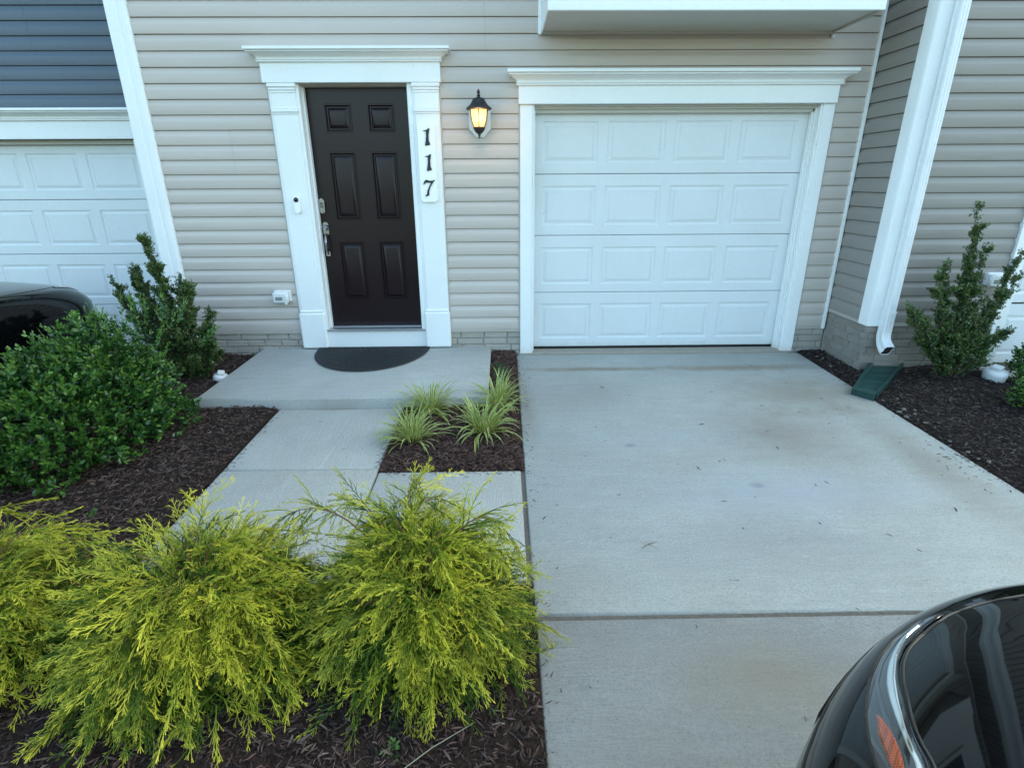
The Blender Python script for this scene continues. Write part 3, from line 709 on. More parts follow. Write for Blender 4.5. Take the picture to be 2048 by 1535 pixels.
G2 = bpy.data.objects.new('garage_door', None); COL.objects.link(G2); G2.parent = W
for i in range(4):
    mb = MB(); xs0 = 5.18; cut_panels(mb, xs0-.012, xs0+2.36, zz[i]+.007, zz[i+1]-.007, -.53, [(xs0+.07+k*.57, xs0+.56+k*.57, pz[i][0], pz[i][1]) for k in range(4)], gpf); mb.build('garage_section', M['white_door'], G2, smooth=25)
window(W, 5.2, 6.2, 3.7, 5.2, -.62)

# ------------------------------------------------------------------ blue house on the left, two feet back
Bh = thing('townhouse', 'slate blue sided townhouse on the left with a white garage door partly hidden by shrubs', 'house')
YB = .60
mb = MB(); mb.box(-2.42, -2.0, YB+.012, 10, -.6, 8.6); mb.box(-8.0, -2.42, YB+.012, 10, 2.18, 8.6); mb.box(-8.0, -4.9, YB+.012, 10, -.6, 2.18); mb.box(-4.9,-2.42,YB+.3,10,-.6,2.18); mb.build('wall', M['mortar'], Bh)
courses(Bh, M['blue_siding'], -4.9, -2.0, 2.204, 3.6, YB, seams=((-3.17,(4,5,6,7)),))
mb = MB(); z = 2.204 + COURSE*13
while z < 8.5: mb.grid([[(x, YB+o_, z+u) for x in (-8, -2.0)] for o_, u in PROF]); z += COURSE
mb.build('upper_siding', M['blue_siding'], Bh, smooth=24, kind='stuff')
mb = MB(); mb.bbox(-5.0,-2.10,YB-.045,YB+.01,1.945,2.100,.003); fr = mb.build('garage_header', M['white_trim'], Bh)
mb = MB(); pr_ = crown_prof(2.0975, 2.196, .085); mb.grid([[(x, YB-.043-d, z) for x in (-5.0, -2.02)] for d, z in pr_]); mb.grid([[(x, y_, 2.196) for x in (-5.0,-2.02)] for y_ in (YB-.125, YB)]); mb.build('crown_moulding', M['white_trim'], fr, smooth=30)
mb = MB(); mb.bbox(-2.47,-2.10,YB-.02,YB+.01,-.25,1.9445,.003); mb.build('garage_trim', M['white_trim'], Bh)
mb = MB(); mb.bbox(-2.482,-2.4705,YB-.005,YB+.15,-.25,1.944,.003); mb.build('garage_jamb', M['white_trim'], Bh)
mb = MB(); mb.bbox(-4.95,-2.4825,YB+.06,YB+.10,1.905,1.944,.003); mb.build('garage_head_stop', M['soffit'], Bh)
G3 = bpy.data.objects.new('garage_door', None); COL.objects.link(G3); G3.parent = Bh
x1 = -2.483; dz = -.203
for i in range(4):
    mb = MB(); a_, b_ = zz[i]+dz+.002, zz[i+1]+dz-.002
    ps = [(x1-.07-.49-k*.572, x1-.07-k*.572, pz[i][0]+dz, pz[i][1]+dz) for k in range(4)]
    cut_panels(mb, x1-2.36, x1, a_+.005, b_-.005, YB+.115, ps, gpf)
    for za, zb in ((a_, a_+.005), (b_, b_-.005)):
        mb.add([(x1-2.36,YB+.12,za),(x1,YB+.12,za),(x1,YB+.115,zb),(x1-2.36,YB+.115,zb)], [(0,1,2,3) if zb > za else (3,2,1,0)])
    mb.build('garage_section', M['white_door'], G3, smooth=25)
mb = MB(); mb.box(x1-2.36, x1, YB+.140, YB+.16, -.17, 1.9); mb.build('backing', M['void'], G3)
mb = MB(); mb.add([(-8,.3,8.5),(-2.05,.3,8.5),(-2.05,5,11.0),(-8,5,11.0),(-8,10.3,8.5),(-2.05,10.3,8.5)], [(0,1,2,3),(3,2,5,4)]); mb.build('roof', M['shingle'], Bh)
window(Bh, -4.2, -3.2, 3.9, 5.3, YB-.02)
# more of the row, out of the picture: it keeps the front in the shade of the houses
for nm, xa, xb, yp, mt, lb in (('townhouse',-20,-8.02,0,M['beige_siding'],'beige end of the row, far left beyond the blue house'),('townhouse',10.22,24,0,M['beige_siding'],'beige end of the row, far right beyond the taupe house')):
    q = thing(nm, lb, 'house'); mb = MB(); mb.box(xa, xb, yp, 10, -.6, 8.6); mb.build('wall', mt, q)
    mb = MB(); mb.add([(xa,-.3,8.5),(xb,-.3,8.5),(xb,5,11.2),(xa,5,11.2),(xa,10.3,8.5),(xb,10.3,8.5)], [(0,1,2,3),(3,2,5,4)]); mb.build('roof', M['shingle'], q)

# ------------------------------------------------------------------ things on the wall and the step
L = thing('wall_lantern', 'lit black coach lantern on white plate between the front door and the garage', 'lamp', (.785,-.03,1.90))
mb = MB(); mb.prism([(.696,1.965),(.752,1.903),(.820,1.903),(.876,1.965),(.876,2.11),(.845,2.14),(.727,2.14),(.696,2.11)], -.036, -.019); o = mb.build('wall_plate', M['plastic'], L)
o.matrix_parent_inverse = Matrix.Translation((-.785,.03,-1.90))
lx, ly = .785, -.165
def lp(mb, name, mat, **k):
    o = mb.build(name, mat, L, **k); o.matrix_parent_inverse = Matrix.Translation((-.785,.03,-1.90)); return o
mb = MB(); mb.lathe([(.098,2.093),(.102,2.098),(.101,2.105),(.090,2.114),(.072,2.128),(.060,2.145),(.048,2.166),(.032,2.178),(.014,2.183),(.012,2.190),(.016,2.195),(.010,2.201),(.008,2.207),(.013,2.218),(.008,2.232),(.001,2.244)], lx, ly, 28); lp(mb, 'lamp_roof', M['black_metal'], smooth=35)
mb = MB(); mb.lathe([(.0015,1.880),(.009,1.890),(.006,1.899),(.010,1.905),(.010,1.914),(.022,1.921),(.037,1.936),(.047,1.956),(.050,1.962),(.047,1.966)], lx, ly, 24); lp(mb, 'lamp_bowl', M['black_metal'], smooth=35)
mb = MB()
for k in range(6):
    a_ = 2*PI*(k+.5)/6
    mb.tube([(lx+r_*math.cos(a_), ly+r_*math.sin(a_), z_) for r_, z_ in ((.079,2.096),(.074,2.05),(.065,2.005),(.049,1.964))], .0038, 5)
mb.tube([(lx, -.036, 2.16), (lx, -.09, 2.185), (lx, ly, 2.175)], .010, 8); mb.tube([(lx, -.036, 1.99),(lx, -.10, 1.955),(lx, ly+.03, 1.945)], .007, 8)
lp(mb, 'lamp_frame', M['black_metal'])
m = Mat('lit_lamp_glass', rough=.3); m.col((.30,.24,.14))
gpos = m.n('ShaderNodeNewGeometry').outputs['Position']; sx = m.n('ShaderNodeSeparateXYZ'); m.l(gpos, sx.inputs[0])
dd = m.math('ABSOLUTE', m.math('SUBTRACT', sx.outputs['Z'], 2.025))
m.l(m.mix(m.ramp(m.noise(30, 3), [(.3,0),(.7,1)]), (1.0,.60,.22), (1.0,.74,.36)), m.b.inputs['Emission Color'])
es = m.math('SUBTRACT', .215, m.math('MULTIPLY', dd, .9)); m.l(es, m.b.inputs['Emission Strength'])
M['lamp_glass'] = m.m
mb = MB(); rows = []
for r_, z_ in ((.074,2.094),(.070,2.05),(.061,2.005),(.046,1.966)):
    rows.append([(lx+r_*math.cos(2*PI*(k+.5)/6), ly+r_*math.sin(2*PI*(k+.5)/6), z_) for k in range(6)])
for k in range(6):
    t = MB(); t.grid([[r_[k], r_[(k+1)%6]] for r_ in rows][::-1]); lp(t, 'lamp_pane', M['lamp_glass'])
pl = bpy.data.lights.new('lamp_light', 'POINT'); pl.energy = .6; pl.color = (1,.62,.28); pl.shadow_soft_size = .05
po = bpy.data.objects.new('lamp_light', pl); COL.objects.link(po); po.location = (lx, ly-.105, 2.02)

S = thing('house_number_sign', 'white plaque with black house number 117 right of the door', 'sign', (.3375,-.06,1.70))
SI = Matrix.Translation((-.3375,.06,-1.70))
mb = MB(); c_ = .018; a0, a1, b0, b1 = .268, .409, 1.392, 2.010
mb.prism([(a0+c_,b0),(a1-c_,b0),(a1,b0+c_),(a1,b1-c_),(a1-c_,b1),(a0+c_,b1),(a0,b1-c_),(a0,b0+c_)], -.064, -.040); o = mb.build('plaque', M['bright'], S); o.matrix_parent_inverse = SI
def ring(x, z, s, pts): return [(x+px*s, z+py*s) for px, py in pts]
ONE = [(.02,.0),(.30,.07),(.22,.30),(.22,.60),(.27,.86),(.29,1.0),(.24,.985),(.10,.90),(-.10,.86),(-.09,.83),(.05,.84),(.075,.80),(.07,.55),(.03,.28),(-.02,.05)]
SEV = [(.0,.0),(.20,.06),(.22,.30),(.30,.55),(.50,.84),(.62,.96),(.60,1.0),(.50,.95),(.30,.93),(.08,1.0),(-.04,.93),(-.14,.72),(-.10,.71),(.02,.82),(.16,.83),(.36,.80),(.22,.58),(.10,.32),(.06,.12),(-.05,.04)]
SEV = [(x-.05, z) for x, z in SEV]
for pts, x, z in ((ONE,.330,1.836),(ONE,.333,1.640),(SEV,.318,1.438)):
    mb = MB(); mb.prism(ring(x, z, .134, pts), -.072, -.0642); o = mb.build('digit', M['black_metal'], S); o.matrix_parent_inverse = SI
Bl = thing('video_doorbell', 'small white capsule doorbell with black camera eye on the left door pilaster', 'doorbell')
mb = MB()
def capsule(x, z0, z1, r, y0, y1, n=10):
    P = [(x+r*math.cos(a), z1-r+r*math.sin(a)) for a in [PI*i/n for i in range(n+1)]] + [(x+r*math.cos(a), z0+r+r*math.sin(a)) for a in [PI+PI*i/n for i in range(n+1)]]
    return P[::-1]
P = capsule(-.803, 1.303, 1.442, .0255, 0, 0); P2 = [(-.803+(x+.803)*.88, 1.3725+(z-1.3725)*.96) for x, z in P]
mb.prism(P, -.064, -.046); mb.prism([(x*.8-.803*.2, z*.8+1.3725*.2) for x, z in P], -.046, -.040); mb.prism(P2, -.071, -.0642); mb.build('body', M['bright'], Bl)
mb = MB(); mb.lathe([(.0205,0),(.0205,.003),(.016,.006),(.006,.008)], 0, 0, 24); mb.v = [(x-.803, -.0713-z, y+1.4165) for x, y, z in mb.v]; mb.build('camera_eye', M['dark_glass'], Bl, smooth=40)
def outlet(name, label, x, y, z, par):
    o = thing(name, label, 'outlet box', (x, y, z))
    mb = MB(); mb.bbox(.006,.155,-.030,.012,.020,.122,.008); mb.build('back_box', M['plastic'], o)
    mb = MB(); mb.bbox(0,.142,-.072,-.0305,.012,.112,.014); mb.build('cover', M['plastic'], o, smooth=40)
    mb = MB(); mb.bbox(.030,.092,-.0745,-.0722,.040,.072,.001); mb.build('window', par, o)
    mb = MB(); mb.bbox(.112,.135,-.080,-.0722,.004,.085,.003); mb.build('latch', M['plastic'], o); return o
m = Mat('grey_insert', rough=.4); m.col(m.mix(m.noise(90), (.16,.19,.18), (.28,.30,.28))); M['insert'] = m.m
outlet('outlet_cover', 'white weatherproof outlet cover low on siding left of the front door', -1.132, -.022, .512, M['insert'])
outlet('outlet_cover', 'white outlet cover behind the right-hand shrub by the next garage', 4.88, -.625, .72, M['insert'])

# door mat
Dm = thing('door_mat', 'black half-round rubber door mat on the porch step', 'mat', (-.26,-.055,.082))
mb = MB(); R1, R2, NS = .525, .655, 96; rows = []
rad_n = 70
for i in range(rad_n+1):
    t = i/rad_n; row = []
    for k in range(NS+1):
        a_ = PI*k/NS; hgt = .009
        rr_ = t
        if t < .93: hgt += .0045*math.sin(t*PI*26) + .0030*math.sin(a_*46*max(t,.15)+i)
        if t > .97: hgt = .009*(1-t)/.03
        yb = -.0035*abs(math.sin(k*0)) 
        row.append((math.cos(a_)*R1*rr_, -math.sin(a_)*R2*rr_, max(hgt,.0005)))
    rows.append(row)
mb.grid(rows, False, True); mb.build('base', M['rubber'], Dm, smooth=60)
mb = MB()
for k in range(34): 
    x = -R1+.02+k*(2*R1-.04)/33; mb.lathe([(.018,.0),(.018,.010),(.010,.013)], x, .004, 10)
mb.build('scalloped_edge', M['rubber'], Dm)
mb = MB(); r_ = random.Random(4)
for k in range(28):
    a_ = r_.uniform(.1,3.0); q = r_.uniform(.1,.9); x, y = math.cos(a_)*R1*q, -math.sin(a_)*R2*q; s_ = r_.uniform(.002,.005); mb.box(x, x+s_*2, y, y+s_, .0125, .015)
mb.build('crumbs', M['stone'], Dm, kind='stuff')

# downspout
Ds = thing('downspout', 'white metal downspout on the corner board of the taupe house', 'downspout')
def rect_tube(pts, w_, d_, closed=True):
    """ribbed rectangular pipe along pts in the yz plane; local width along x"""
    mb = MB(); rows = []; pts = [Vector(p) for p in pts]
    prof = []
    for sx_, sy_ in ((-1,-1),(1,-1),(1,1),(-1,1)):
        nx_, ny_ = (1,0), (0,1)
    prof = [(-.5,-.38),(-.38,-.5),(-.22,-.5),(-.16,-.44),(-.10,-.5),(.10,-.5),(.16,-.44),(.22,-.5),(.38,-.5),(.5,-.38),(.5,-.16),(.45,-.1),(.45,.1),(.5,.16),(.5,.38),(.38,.5),(-.38,.5),(-.5,.38),(-.5,.16),(-.45,.1),(-.45,-.1),(-.5,-.16)]
    for i, p in enumerate(pts):
        t = (pts[min(i+1,len(pts)-1)] - pts[max(i-1,0)]).normalized(); n_ = Vector((0,1,0)) - t*t.y
        if n_.length < .05: n_ = Vector((0,0,1))
        n_.normalize(); s_ = t.cross(n_).normalized()
        rows.append([p + Vector((1,0,0))*(a_*w_) + n_*(b_*d_) for a_, b_ in prof])
    mb.grid(rows, True, True); return mb
cx = 4.142; yc = -.662
rect_tube([(cx,yc,8.3),(cx,yc,.495)], .068, .082).build('pipe', M['spout'], Ds, smooth=30)
el = [(cx,yc,.54),(cx,yc,.44),(cx,yc,.365)]
for i in range(1, 11):
    a_ = i/10*math.radians(62); wr = .0035*(i%2); el.append((cx-.012*i/10, yc-.13*(1-math.cos(a_))-wr*0, .365-.13*math.sin(a_)))
a_ = math.radians(62); el.append((cx-.016, el[-1][1]-.045*math.sin(a_), el[-1][2]-.045*math.cos(a_)))
mb = rect_tube(el, .076, .090); eo = mb.build('elbow', M['spout'], Ds, smooth=30)
e = el[-1]; e0 = el[-2]
mb = rect_tube([(e0[0], e0[1], e0[2]), (e[0], e[1], e[2])], .068, .082); nn = 22; n = len(mb.v); mb.f = [tuple(range(n-nn, n))]; mb.mi = [0]
mb.v = [(x, y+.004, z+.002) for x, y, z in mb.v]; mb.build('spout_mouth', M['void'], Ds)
mb = MB()
mb.bbox(cx-.036, cx+.036, -.7055, -.62, .528, .540, .001)
mb.build('joint_band', M['spout'], Ds)

# splash block
def quad_frame(A, B_, C_, D_): return A, B_, C_, D_
Sp = thing('splash_block', 'dark green plastic splash block in the mulch under the downspout', 'splash block')
A, B_, C_, D_ = [Vector(p) for p in ((3.700,-1.075,.030),(3.800,-1.205,.030),(4.400,-.625,.072),(4.110,-.620,.080))]   # near-left, near-right, far-right, far-left
def P(u, v_, dz): return (A*(1-u)+B_*u)*(1-v_) + (D_*(1-u)+C_*u)*v_ + Vector((0,0,dz))
mb = MB(); rows = []
for u, dz in ((-.02,-.075),(-.02,0),(.07,.0),(.12,-.028),(.88,-.028),(.93,0),(1.02,0),(1.02,-.075)):
    rows.append([P(u, v_, dz) for v_ in [i/12 for i in range(13)]])
mb.grid(rows, False, True)
mb.build('trough', M['green_plastic'], Sp, smooth=30)
mb = MB(); rows = []
for v_, dz in ((-.05,-.075),(-.05,0.001),(.035,.001),(.055,-.027)): rows.append([P(u, v_, dz) for u in (-.021,.25,.5,.75,1.021)])
mb.grid(rows, False, False); mb.build('front_lip', M['green_plastic'], Sp, smooth=30)
mb = MB()
for v_ in (.2,.4,.6,.8):
    a_, b_ = P(.13, v_, -.027), P(.87, v_, -.027); mb.tube([a_, b_], .004, 5)
mb.build('rib', M['green_plastic'], Sp)

# cleanout caps
def cap(label, x, y, z, r, tilt):
    o = thing('cleanout_cap', label, 'pipe cap', (x, y, z)); o.rotation_euler = tilt
    mb = MB(); mb.lathe([(r*.92,-.05),(r*.92,.0),(r*.95,.035),(r,.037),(r,.062),(r*.96,.066),(r*.96,.070),(r*.90,.078),(r*.62,.088)], 0, 0, 36); mb.build('collar', M['plastic'], o, smooth=35)
    mb = MB(); mb.bbox(-r*.44, r*.44, -r*.44, r*.44, .086, .118, .007); mb.build('square_plug', M['plastic'], o); return o
cap('round white cleanout cap with square plug in the mulch right of the splash block', 4.93, -.93, .03, .083, (.10,-.12,.5))
cap('white cleanout cap half hidden at the left edge of the porch step', -1.435, -.66, -.035, .060, (.15,.2,.3))

# ------------------------------------------------------------------ plant kit
def leaf(L_=1.0, W_=.5, fold=.25, curl=-.15, segs=3, teeth=False, pet=.06):
    v_ = [(0,0,0)]; rows = []
    for i in range(1, segs):
        t = i/segs; w_ = W_/2*math.sin(PI*t**.85)*(1.15 if teeth and i % 2 else 1)
        z = curl*t*t; rows.append(len(v_)); v_ += [(L_*t, -w_, z+fold*w_), (L_*t, 0, z), (L_*t, w_, z+fold*w_)]
    v_.append((L_, 0, curl)); f_ = [(0, rows[0], rows[0]+1), (0, rows[0]+1, rows[0]+2)]
    for a_, b_ in zip(rows[:-1], rows[1:]): f_ += [(a_, b_, b_+1, a_+1), (a_+1, b_+1, b_+2, a_+2)]
    e_ = rows[-1]; t_ = len(v_)-1; f_ += [(e_, t_, e_+1), (e_+1, t_, e_+2)]
    return np.array(v_, float), f_
def sprig(seed, n_leaf, stem_len, leaf_len, W_=.5, spread=55, teeth=False, segs=3, fold=.25, stem_r=.0012):
    """a short shoot with leaves in a spiral, along +x"""
    r = random.Random(seed); V, F, A_ = [], [], []; off = 0
    bend = r.uniform(-.1,.1)
    def sp(t): return np.array([stem_len*t, bend*stem_len*t*t, .12*stem_len*t*t])
    rows = []
    for t in (0,.5,1):
        p = sp(t); rr_ = stem_r*(1-.5*t); rows.append([p+np.array([0, rr_*math.cos(a_), rr_*math.sin(a_)]) for a_ in (0, 2.09, 4.19)])
    sv = [p for q in rows for p in q]; V += sv; A_ += [(.75, .5, 1)]*9
    for i in (0,3):
        for k in range(3): F.append((i+k, i+(k+1)%3, i+3+(k+1)%3, i+3+k))
    off = 9
    for i in range(n_leaf):
        t = (i+.6)/n_leaf; lv, lf = leaf(1, W_*r.uniform(.85,1.15), fold*r.uniform(.4,1.3), r.uniform(-.25,.08), segs, teeth)
        s_ = leaf_len*r.uniform(.75,1.15)*(1-.3*t); az = i*2.4+r.uniform(-.4,.4); an = math.radians(spread*(1-.55*t)+r.uniform(-12,12))
        d = np.array([math.cos(an), math.sin(an)*math.cos(az), math.sin(an)*math.sin(az)])
        Mx = frame_from(d[None], np.array([r.uniform(-.5,.5)]), np.array([s_]), sp(t)[None])[0]
        q = lv@Mx[:3,:3].T + Mx[:3,3]; V += list(q); F += [tuple(k+off for k in f) for f in lf]
        rv = r.random(); A_ += [(t*.8, rv, 1)]*len(q); off += len(q)
    return np.array(V), F, np.array(A_)
def thread(seed, L_=.15, forks=True, dense=1.0, wid=.0011):
    """a spray of thread-like foliage: main thread along +x bending down, side threads with forked tips"""
    r = random.Random(seed); V, F, A_ = [], [], []
    def strand(pts, r0, r1, t0, t1, rv):
        n = len(pts)
        for i in range(n-1):
            pass
        base = len(V)
        for i, p in enumerate(pts):
            p = np.array(p); q = np.array(pts[min(i+1,n-1)]) - np.array(pts[max(i-1,0)]); q = q/np.linalg.norm(q)
            a_ = np.cross(q, [0.13,.3,1]); a_ /= np.linalg.norm(a_); b_ = np.cross(q, a_); rr_ = r0+(r1-r0)*i/(n-1)
            for an in (0, 2.094, 4.189): V.append(p + (a_*math.cos(an)+b_*math.sin(an))*rr_); A_.append((t0+(t1-t0)*i/(n-1), rv, 1))
        for i in range(n-1):
            for k in range(2): F.append((base+i*3+k, base+i*3+k+1, base+i*3+4+k, base+i*3+3+k))
    droop = r.uniform(.15,.55); sw = r.uniform(-.25,.25); N = 6; main = []
    for i in range(N+1):
        t = i/N; main.append((L_*t*(1-.12*droop*t), L_*sw*t*t, -L_*droop*t*t*.6))
    rv = r.random(); strand(main, wid*1.25, wid*.8, .0, .85, rv)
    ns = int(11*dense); s = r.choice((-1,1))
    for i in range(ns):
        t = .16+.80*i/ns+r.uniform(-.02,.02); s = -s; k = min(int(t*N), N-1); u = t*N-k
        p = np.array(main[k])*(1-u)+np.array(main[k+1])*u; dr = np.array(main[k+1])-np.array(main[k]); dr /= np.linalg.norm(dr)
        an = math.radians(r.uniform(14,36))*s; l_ = L_*r.uniform(.14,.38)*(1.15-.6*t)
        lift = r.uniform(-.25,.30)
        d = np.array([dr[0]*math.cos(an)-dr[1]*math.sin(an), dr[0]*math.sin(an)+dr[1]*math.cos(an), dr[2]+lift]); d /= np.linalg.norm(d)
        e = p + d*l_; m_ = p + d*l_*.5 + np.array([0,0,-.0*l_]); tt = .35+.45*t
        strand([p, m_, e+np.array([0,0,-.08*l_])], wid, wid*.75, tt*.7, min(1,tt+.25), rv)
        for j in range(r.choice((1,2,3))):
            a2 = math.radians(r.uniform(20,40))*r.choice((-1,1)); l2 = l_*r.uniform(.3,.55); w2 = r.uniform(.35,.8)
            q = p + (m_-p)*2*w2; d2 = np.array([d[0]*math.cos(a2)-d[1]*math.sin(a2), d[0]*math.sin(a2)+d[1]*math.cos(a2), d[2]+r.uniform(-.2,.3)])
            strand([q, q+d2*l2], wid*.95, wid*.7, tt, min(1, tt+.4), rv)
    e = np.array(main[-1]); dr = np.array(main[-1])-np.array(main[-2]); dr /= np.linalg.norm(dr)
    for j in (-1, 0, 1):
        a2 = math.radians(24)*j+r.uniform(-.1,.1); l2 = L_*r.uniform(.08,.15)
        d2 = np.array([dr[0]*math.cos(a2)-dr[1]*math.sin(a2), dr[0]*math.sin(a2)+dr[1]*math.cos(a2), dr[2]+r.uniform(-.15,.15)]); strand([e, e+d2*l2], wid*.95, wid*.75, .8, 1, rv)
    return np.array(V), F, np.array(A_)
def template_mesh(name, tp, mat):
    me = bpy.data.meshes.new(name); me.from_pydata([tuple(v_) for v_ in tp[0]], [], tp[1]); me.materials.append(mat); me.update()
    at = me.attributes.new('fol', 'FLOAT_COLOR', 'POINT'); A_ = np.asarray(tp[2])
    at.data.foreach_set('color', np.concatenate([A_, np.ones((len(A_),1))], 1).astype(np.float32).ravel()); return me
CAMP = np.array([CAM['x'], CAM['y'], CAM['z']])
def plant(root, templates, picks, Mx, cols, mat, part, mass, nparts):
    """the nearest outer sprays as single parts (shared mesh), the rest joined"""
    picks = np.asarray(picks); n = len(picks)
    ctr = Mx[:, :3, 3].mean(0); view = CAMP-ctr; view /= np.linalg.norm(view)
    key = (Mx[:, :3, 3]-ctr)@view; order = np.argsort(-key); sel = np.zeros(n, bool); sel[order[:nparts]] = True
    if nparts:
        mm = [template_mesh(part, tp, mat) for tp in templates]
        for i in np.nonzero(sel)[0]:
            o = link(part, mm[picks[i]], root); o.matrix_basis = Matrix(Mx[i].tolist())
    r = ~sel
    if r.any(): merged(mass, mat, templates, picks[r], Mx[r], cols[r], root, kind='stuff')

# ---- broad holly mound on the left
def holly(root, c, R, n, seed, nparts, leaf_len=.042, lumps=.16, zbot=-.05, part='sprig', mat='holly', mass_name='foliage', tps=None):
    rg = np.random.default_rng(seed)
    tps = tps or [sprig(100+seed*10+i, 8, .07, leaf_len, .52, 60, True, 3) for i in range(6)]
    d = rg.normal(size=(n*2,3)); d /= np.linalg.norm(d, axis=1, keepdims=True); d = d[d[:,2] > -.62][:n]
    lump = np.array([noise.noise(Vector(tuple(q*2.6+seed))) + .5*noise.noise(Vector(tuple(q*6+seed))) for q in d])
    depth = 1-np.abs(rg.normal(0,.21,len(d))); depth = np.clip(depth, .35, 1.02)
    rad = (1+lumps*1.6*lump)*depth
    P_ = np.array(c) + d*np.array(R)*rad[:,None]
    ok = P_[:,2] > zbot+.02
    P_, d, depth = P_[ok], d[ok], depth[ok]
    dirs = d*np.array([1,1,.8]) + np.array([0,0,.55]) + rg.normal(0,.35,d.shape)
    Mx = frame_from(dirs, rg.uniform(0,6.28,len(d)), rg.uniform(.8,1.2,len(d)), P_-dirs/np.linalg.norm(dirs,axis=1,keepdims=True)*.05)
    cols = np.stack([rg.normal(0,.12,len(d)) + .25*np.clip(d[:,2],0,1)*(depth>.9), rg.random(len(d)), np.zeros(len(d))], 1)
    plant(root, tps, rg.integers(0,len(tps),len(d)), Mx, cols, M[mat], part, mass_name, nparts)
Hl = thing('holly_shrub', 'wide rounded bright green holly bush in the mulch left of the walkway', 'shrub', (0,0,0))
holly(Hl, (-1.82,-1.84,.17), (.60,.74,.42), 2900, 3, 230, lumps=.19, leaf_len=.038)
holly(Hl, (-1.64,-1.62,.40), (.26,.36,.36), 560, 5, 60, lumps=.25, leaf_len=.036, mass_name='upper_foliage')
mb = MB(); rs = random.Random(12); tips = []
base = Vector((-1.75,-1.72,-.12))
for k in range(22):                                           # main stems
    a_ = rs.uniform(0,2*PI); el_ = rs.uniform(.1,1.3); q = Vector((math.cos(a_)*math.cos(el_)*.56, math.sin(a_)*math.cos(el_)*.68, math.sin(el_)*.66))
    mb.tube([base+Vector((rs.uniform(-.05,.05),rs.uniform(-.05,.05),0)), base+q*.45+Vector((0,0,.05)), base+q*.85], [.009,.005,.002], 5)
mb.build('stem', M['bark'], Hl)
# long pale shoots standing out of the mound, each with its own leaves
sh_tp = [sprig(300+i, 10, .16, .034, .5, 50, True, 3, stem_r=.0022) for i in range(5)]; SM = []; PK = []
shoots = [(-1.50,-1.45,.70,.05,.02,1),(-1.34,-1.35,.66,.25,.1,.9),(-1.58,-1.6,.70,-.15,0,1),(-1.42,-1.20,.60,.3,.3,1),(-1.75,-1.8,.60,-.4,-.2,.9),(-1.95,-1.6,.54,-.8,0,.7),(-2.05,-1.35,.55,-.7,.1,.8),
          (-1.30,-1.6,.55,.5,-.1,.8),(-1.66,-1.3,.72,-.05,.1,1),(-1.25,-1.15,.48,.6,.3,.8),(-2.12,-1.75,.42,-1,-.2,.5),(-1.85,-2.1,.36,-.5,-.6,.6),(-1.47,-1.95,.50,.1,-.5,.9),(-1.62,-1.0,.66,0,.4,.9),(-2.0,-1.1,.60,-.5,.3,.9)]
for i, s_ in enumerate(shoots*3):
    j = np.array([rs.uniform(-.10,.10) if i >= len(shoots) else 0 for _ in range(3)]); j[2] *= .4
    SM.append(frame_from(np.array([[s_[3]+j[0]*3, s_[4]+j[1]*3, s_[5]]]), np.array([rs.uniform(0,6)]), np.array([rs.uniform(.8,1.25)]), (np.array(s_[:3])-[0,0,.02]+j)[None])[0]); PK.append(i % 5)
SM = np.array(SM); mm_ = [template_mesh('shoot', t, M['holly']) for t in sh_tp]
for i in range(len(SM)): o = link('shoot', mm_[PK[i]], Hl); o.matrix_basis = Matrix(SM[i].tolist())

# ---- upright small-leaved shrubs
tw_tp = [sprig(500+i, 12, .042, .0195, .78, 88, False, 2, .15, stem_r=.0009) for i in range(6)]
def upright(name, label, base, stems, seed, dens, nparts, spreadr=.035, sleeve=130):
    """stems: list of (tip xyz, bow, thickness of leaf sleeve, start fraction)"""
    root = thing(name, label, 'shrub'); rg = np.random.default_rng(seed); mb = MB()
    Ps, Ds_, C_ = [], [], []
    for tip, bow, wid_, f0 in stems:
        b0 = np.array(base)+np.array([rg.uniform(-.03,.03), rg.uniform(-.03,.03), -.03]); tp_ = np.array(tip); L_ = np.linalg.norm(tp_-b0)
        mid = (b0+tp_)/2 + np.array(bow)
        def pt(t): return b0*(1-t)**2 + 2*mid*t*(1-t) + tp_*t*t
        mb.tube([pt(i/7) for i in range(8)], [.0075*(1-i/7)+.0015 for i in range(8)], 5)
        n_ = int(L_*dens*(1-f0)*(.5+wid_/spreadr*.5))
        nb = max(3, int(L_*13)); brs = sorted(rg.uniform(f0, .97, nb)); baz = rg.uniform(0,6.28,nb); bl = wid_*rg.uniform(.6,1.9,nb)
        for _ in range(n_):
            k = rg.integers(0,nb); t = brs[k]; p = pt(t); dr = pt(min(t+.05,1))-pt(t-.05); dr /= np.linalg.norm(dr)
            o_ = np.array([math.cos(baz[k]), math.sin(baz[k]), 0]); env = bl[k]*(1.15-.85*t)+.008; s_ = rg.random()**.8
            q = p + o_*env*s_ + dr*env*s_*1.3 + rg.normal(0,.007,3); Ps.append(q); Ds_.append(dr*1.0+o_*.7+rg.normal(0,.4,3)); C_.append((rg.normal(0,.12)+.15*s_, rg.random(), 0))
        for _ in range(int(L_*sleeve)):
            t = rg.uniform(f0, 1); dr = pt(min(t+.05,1))-pt(t-.05); Ps.append(pt(t)+rg.normal(0,.005+wid_*.30*(1-t*.7),3)); Ds_.append(dr/np.linalg.norm(dr)+rg.normal(0,.55,3)); C_.append((rg.normal(0,.12), rg.random(), 0))
    Ps, Ds_, C_ = map(np.array, (Ps, Ds_, C_)); mb.build('stem', M['bark'], root)
    Mx = frame_from(Ds_, rg.uniform(0,6.28,len(Ps)), rg.uniform(.75,1.15,len(Ps)), Ps)
    plant(root, tw_tp, rg.integers(0,6,len(Ps)), Mx, C_, M['boxleaf'], 'twig', 'foliage', nparts)
    return root
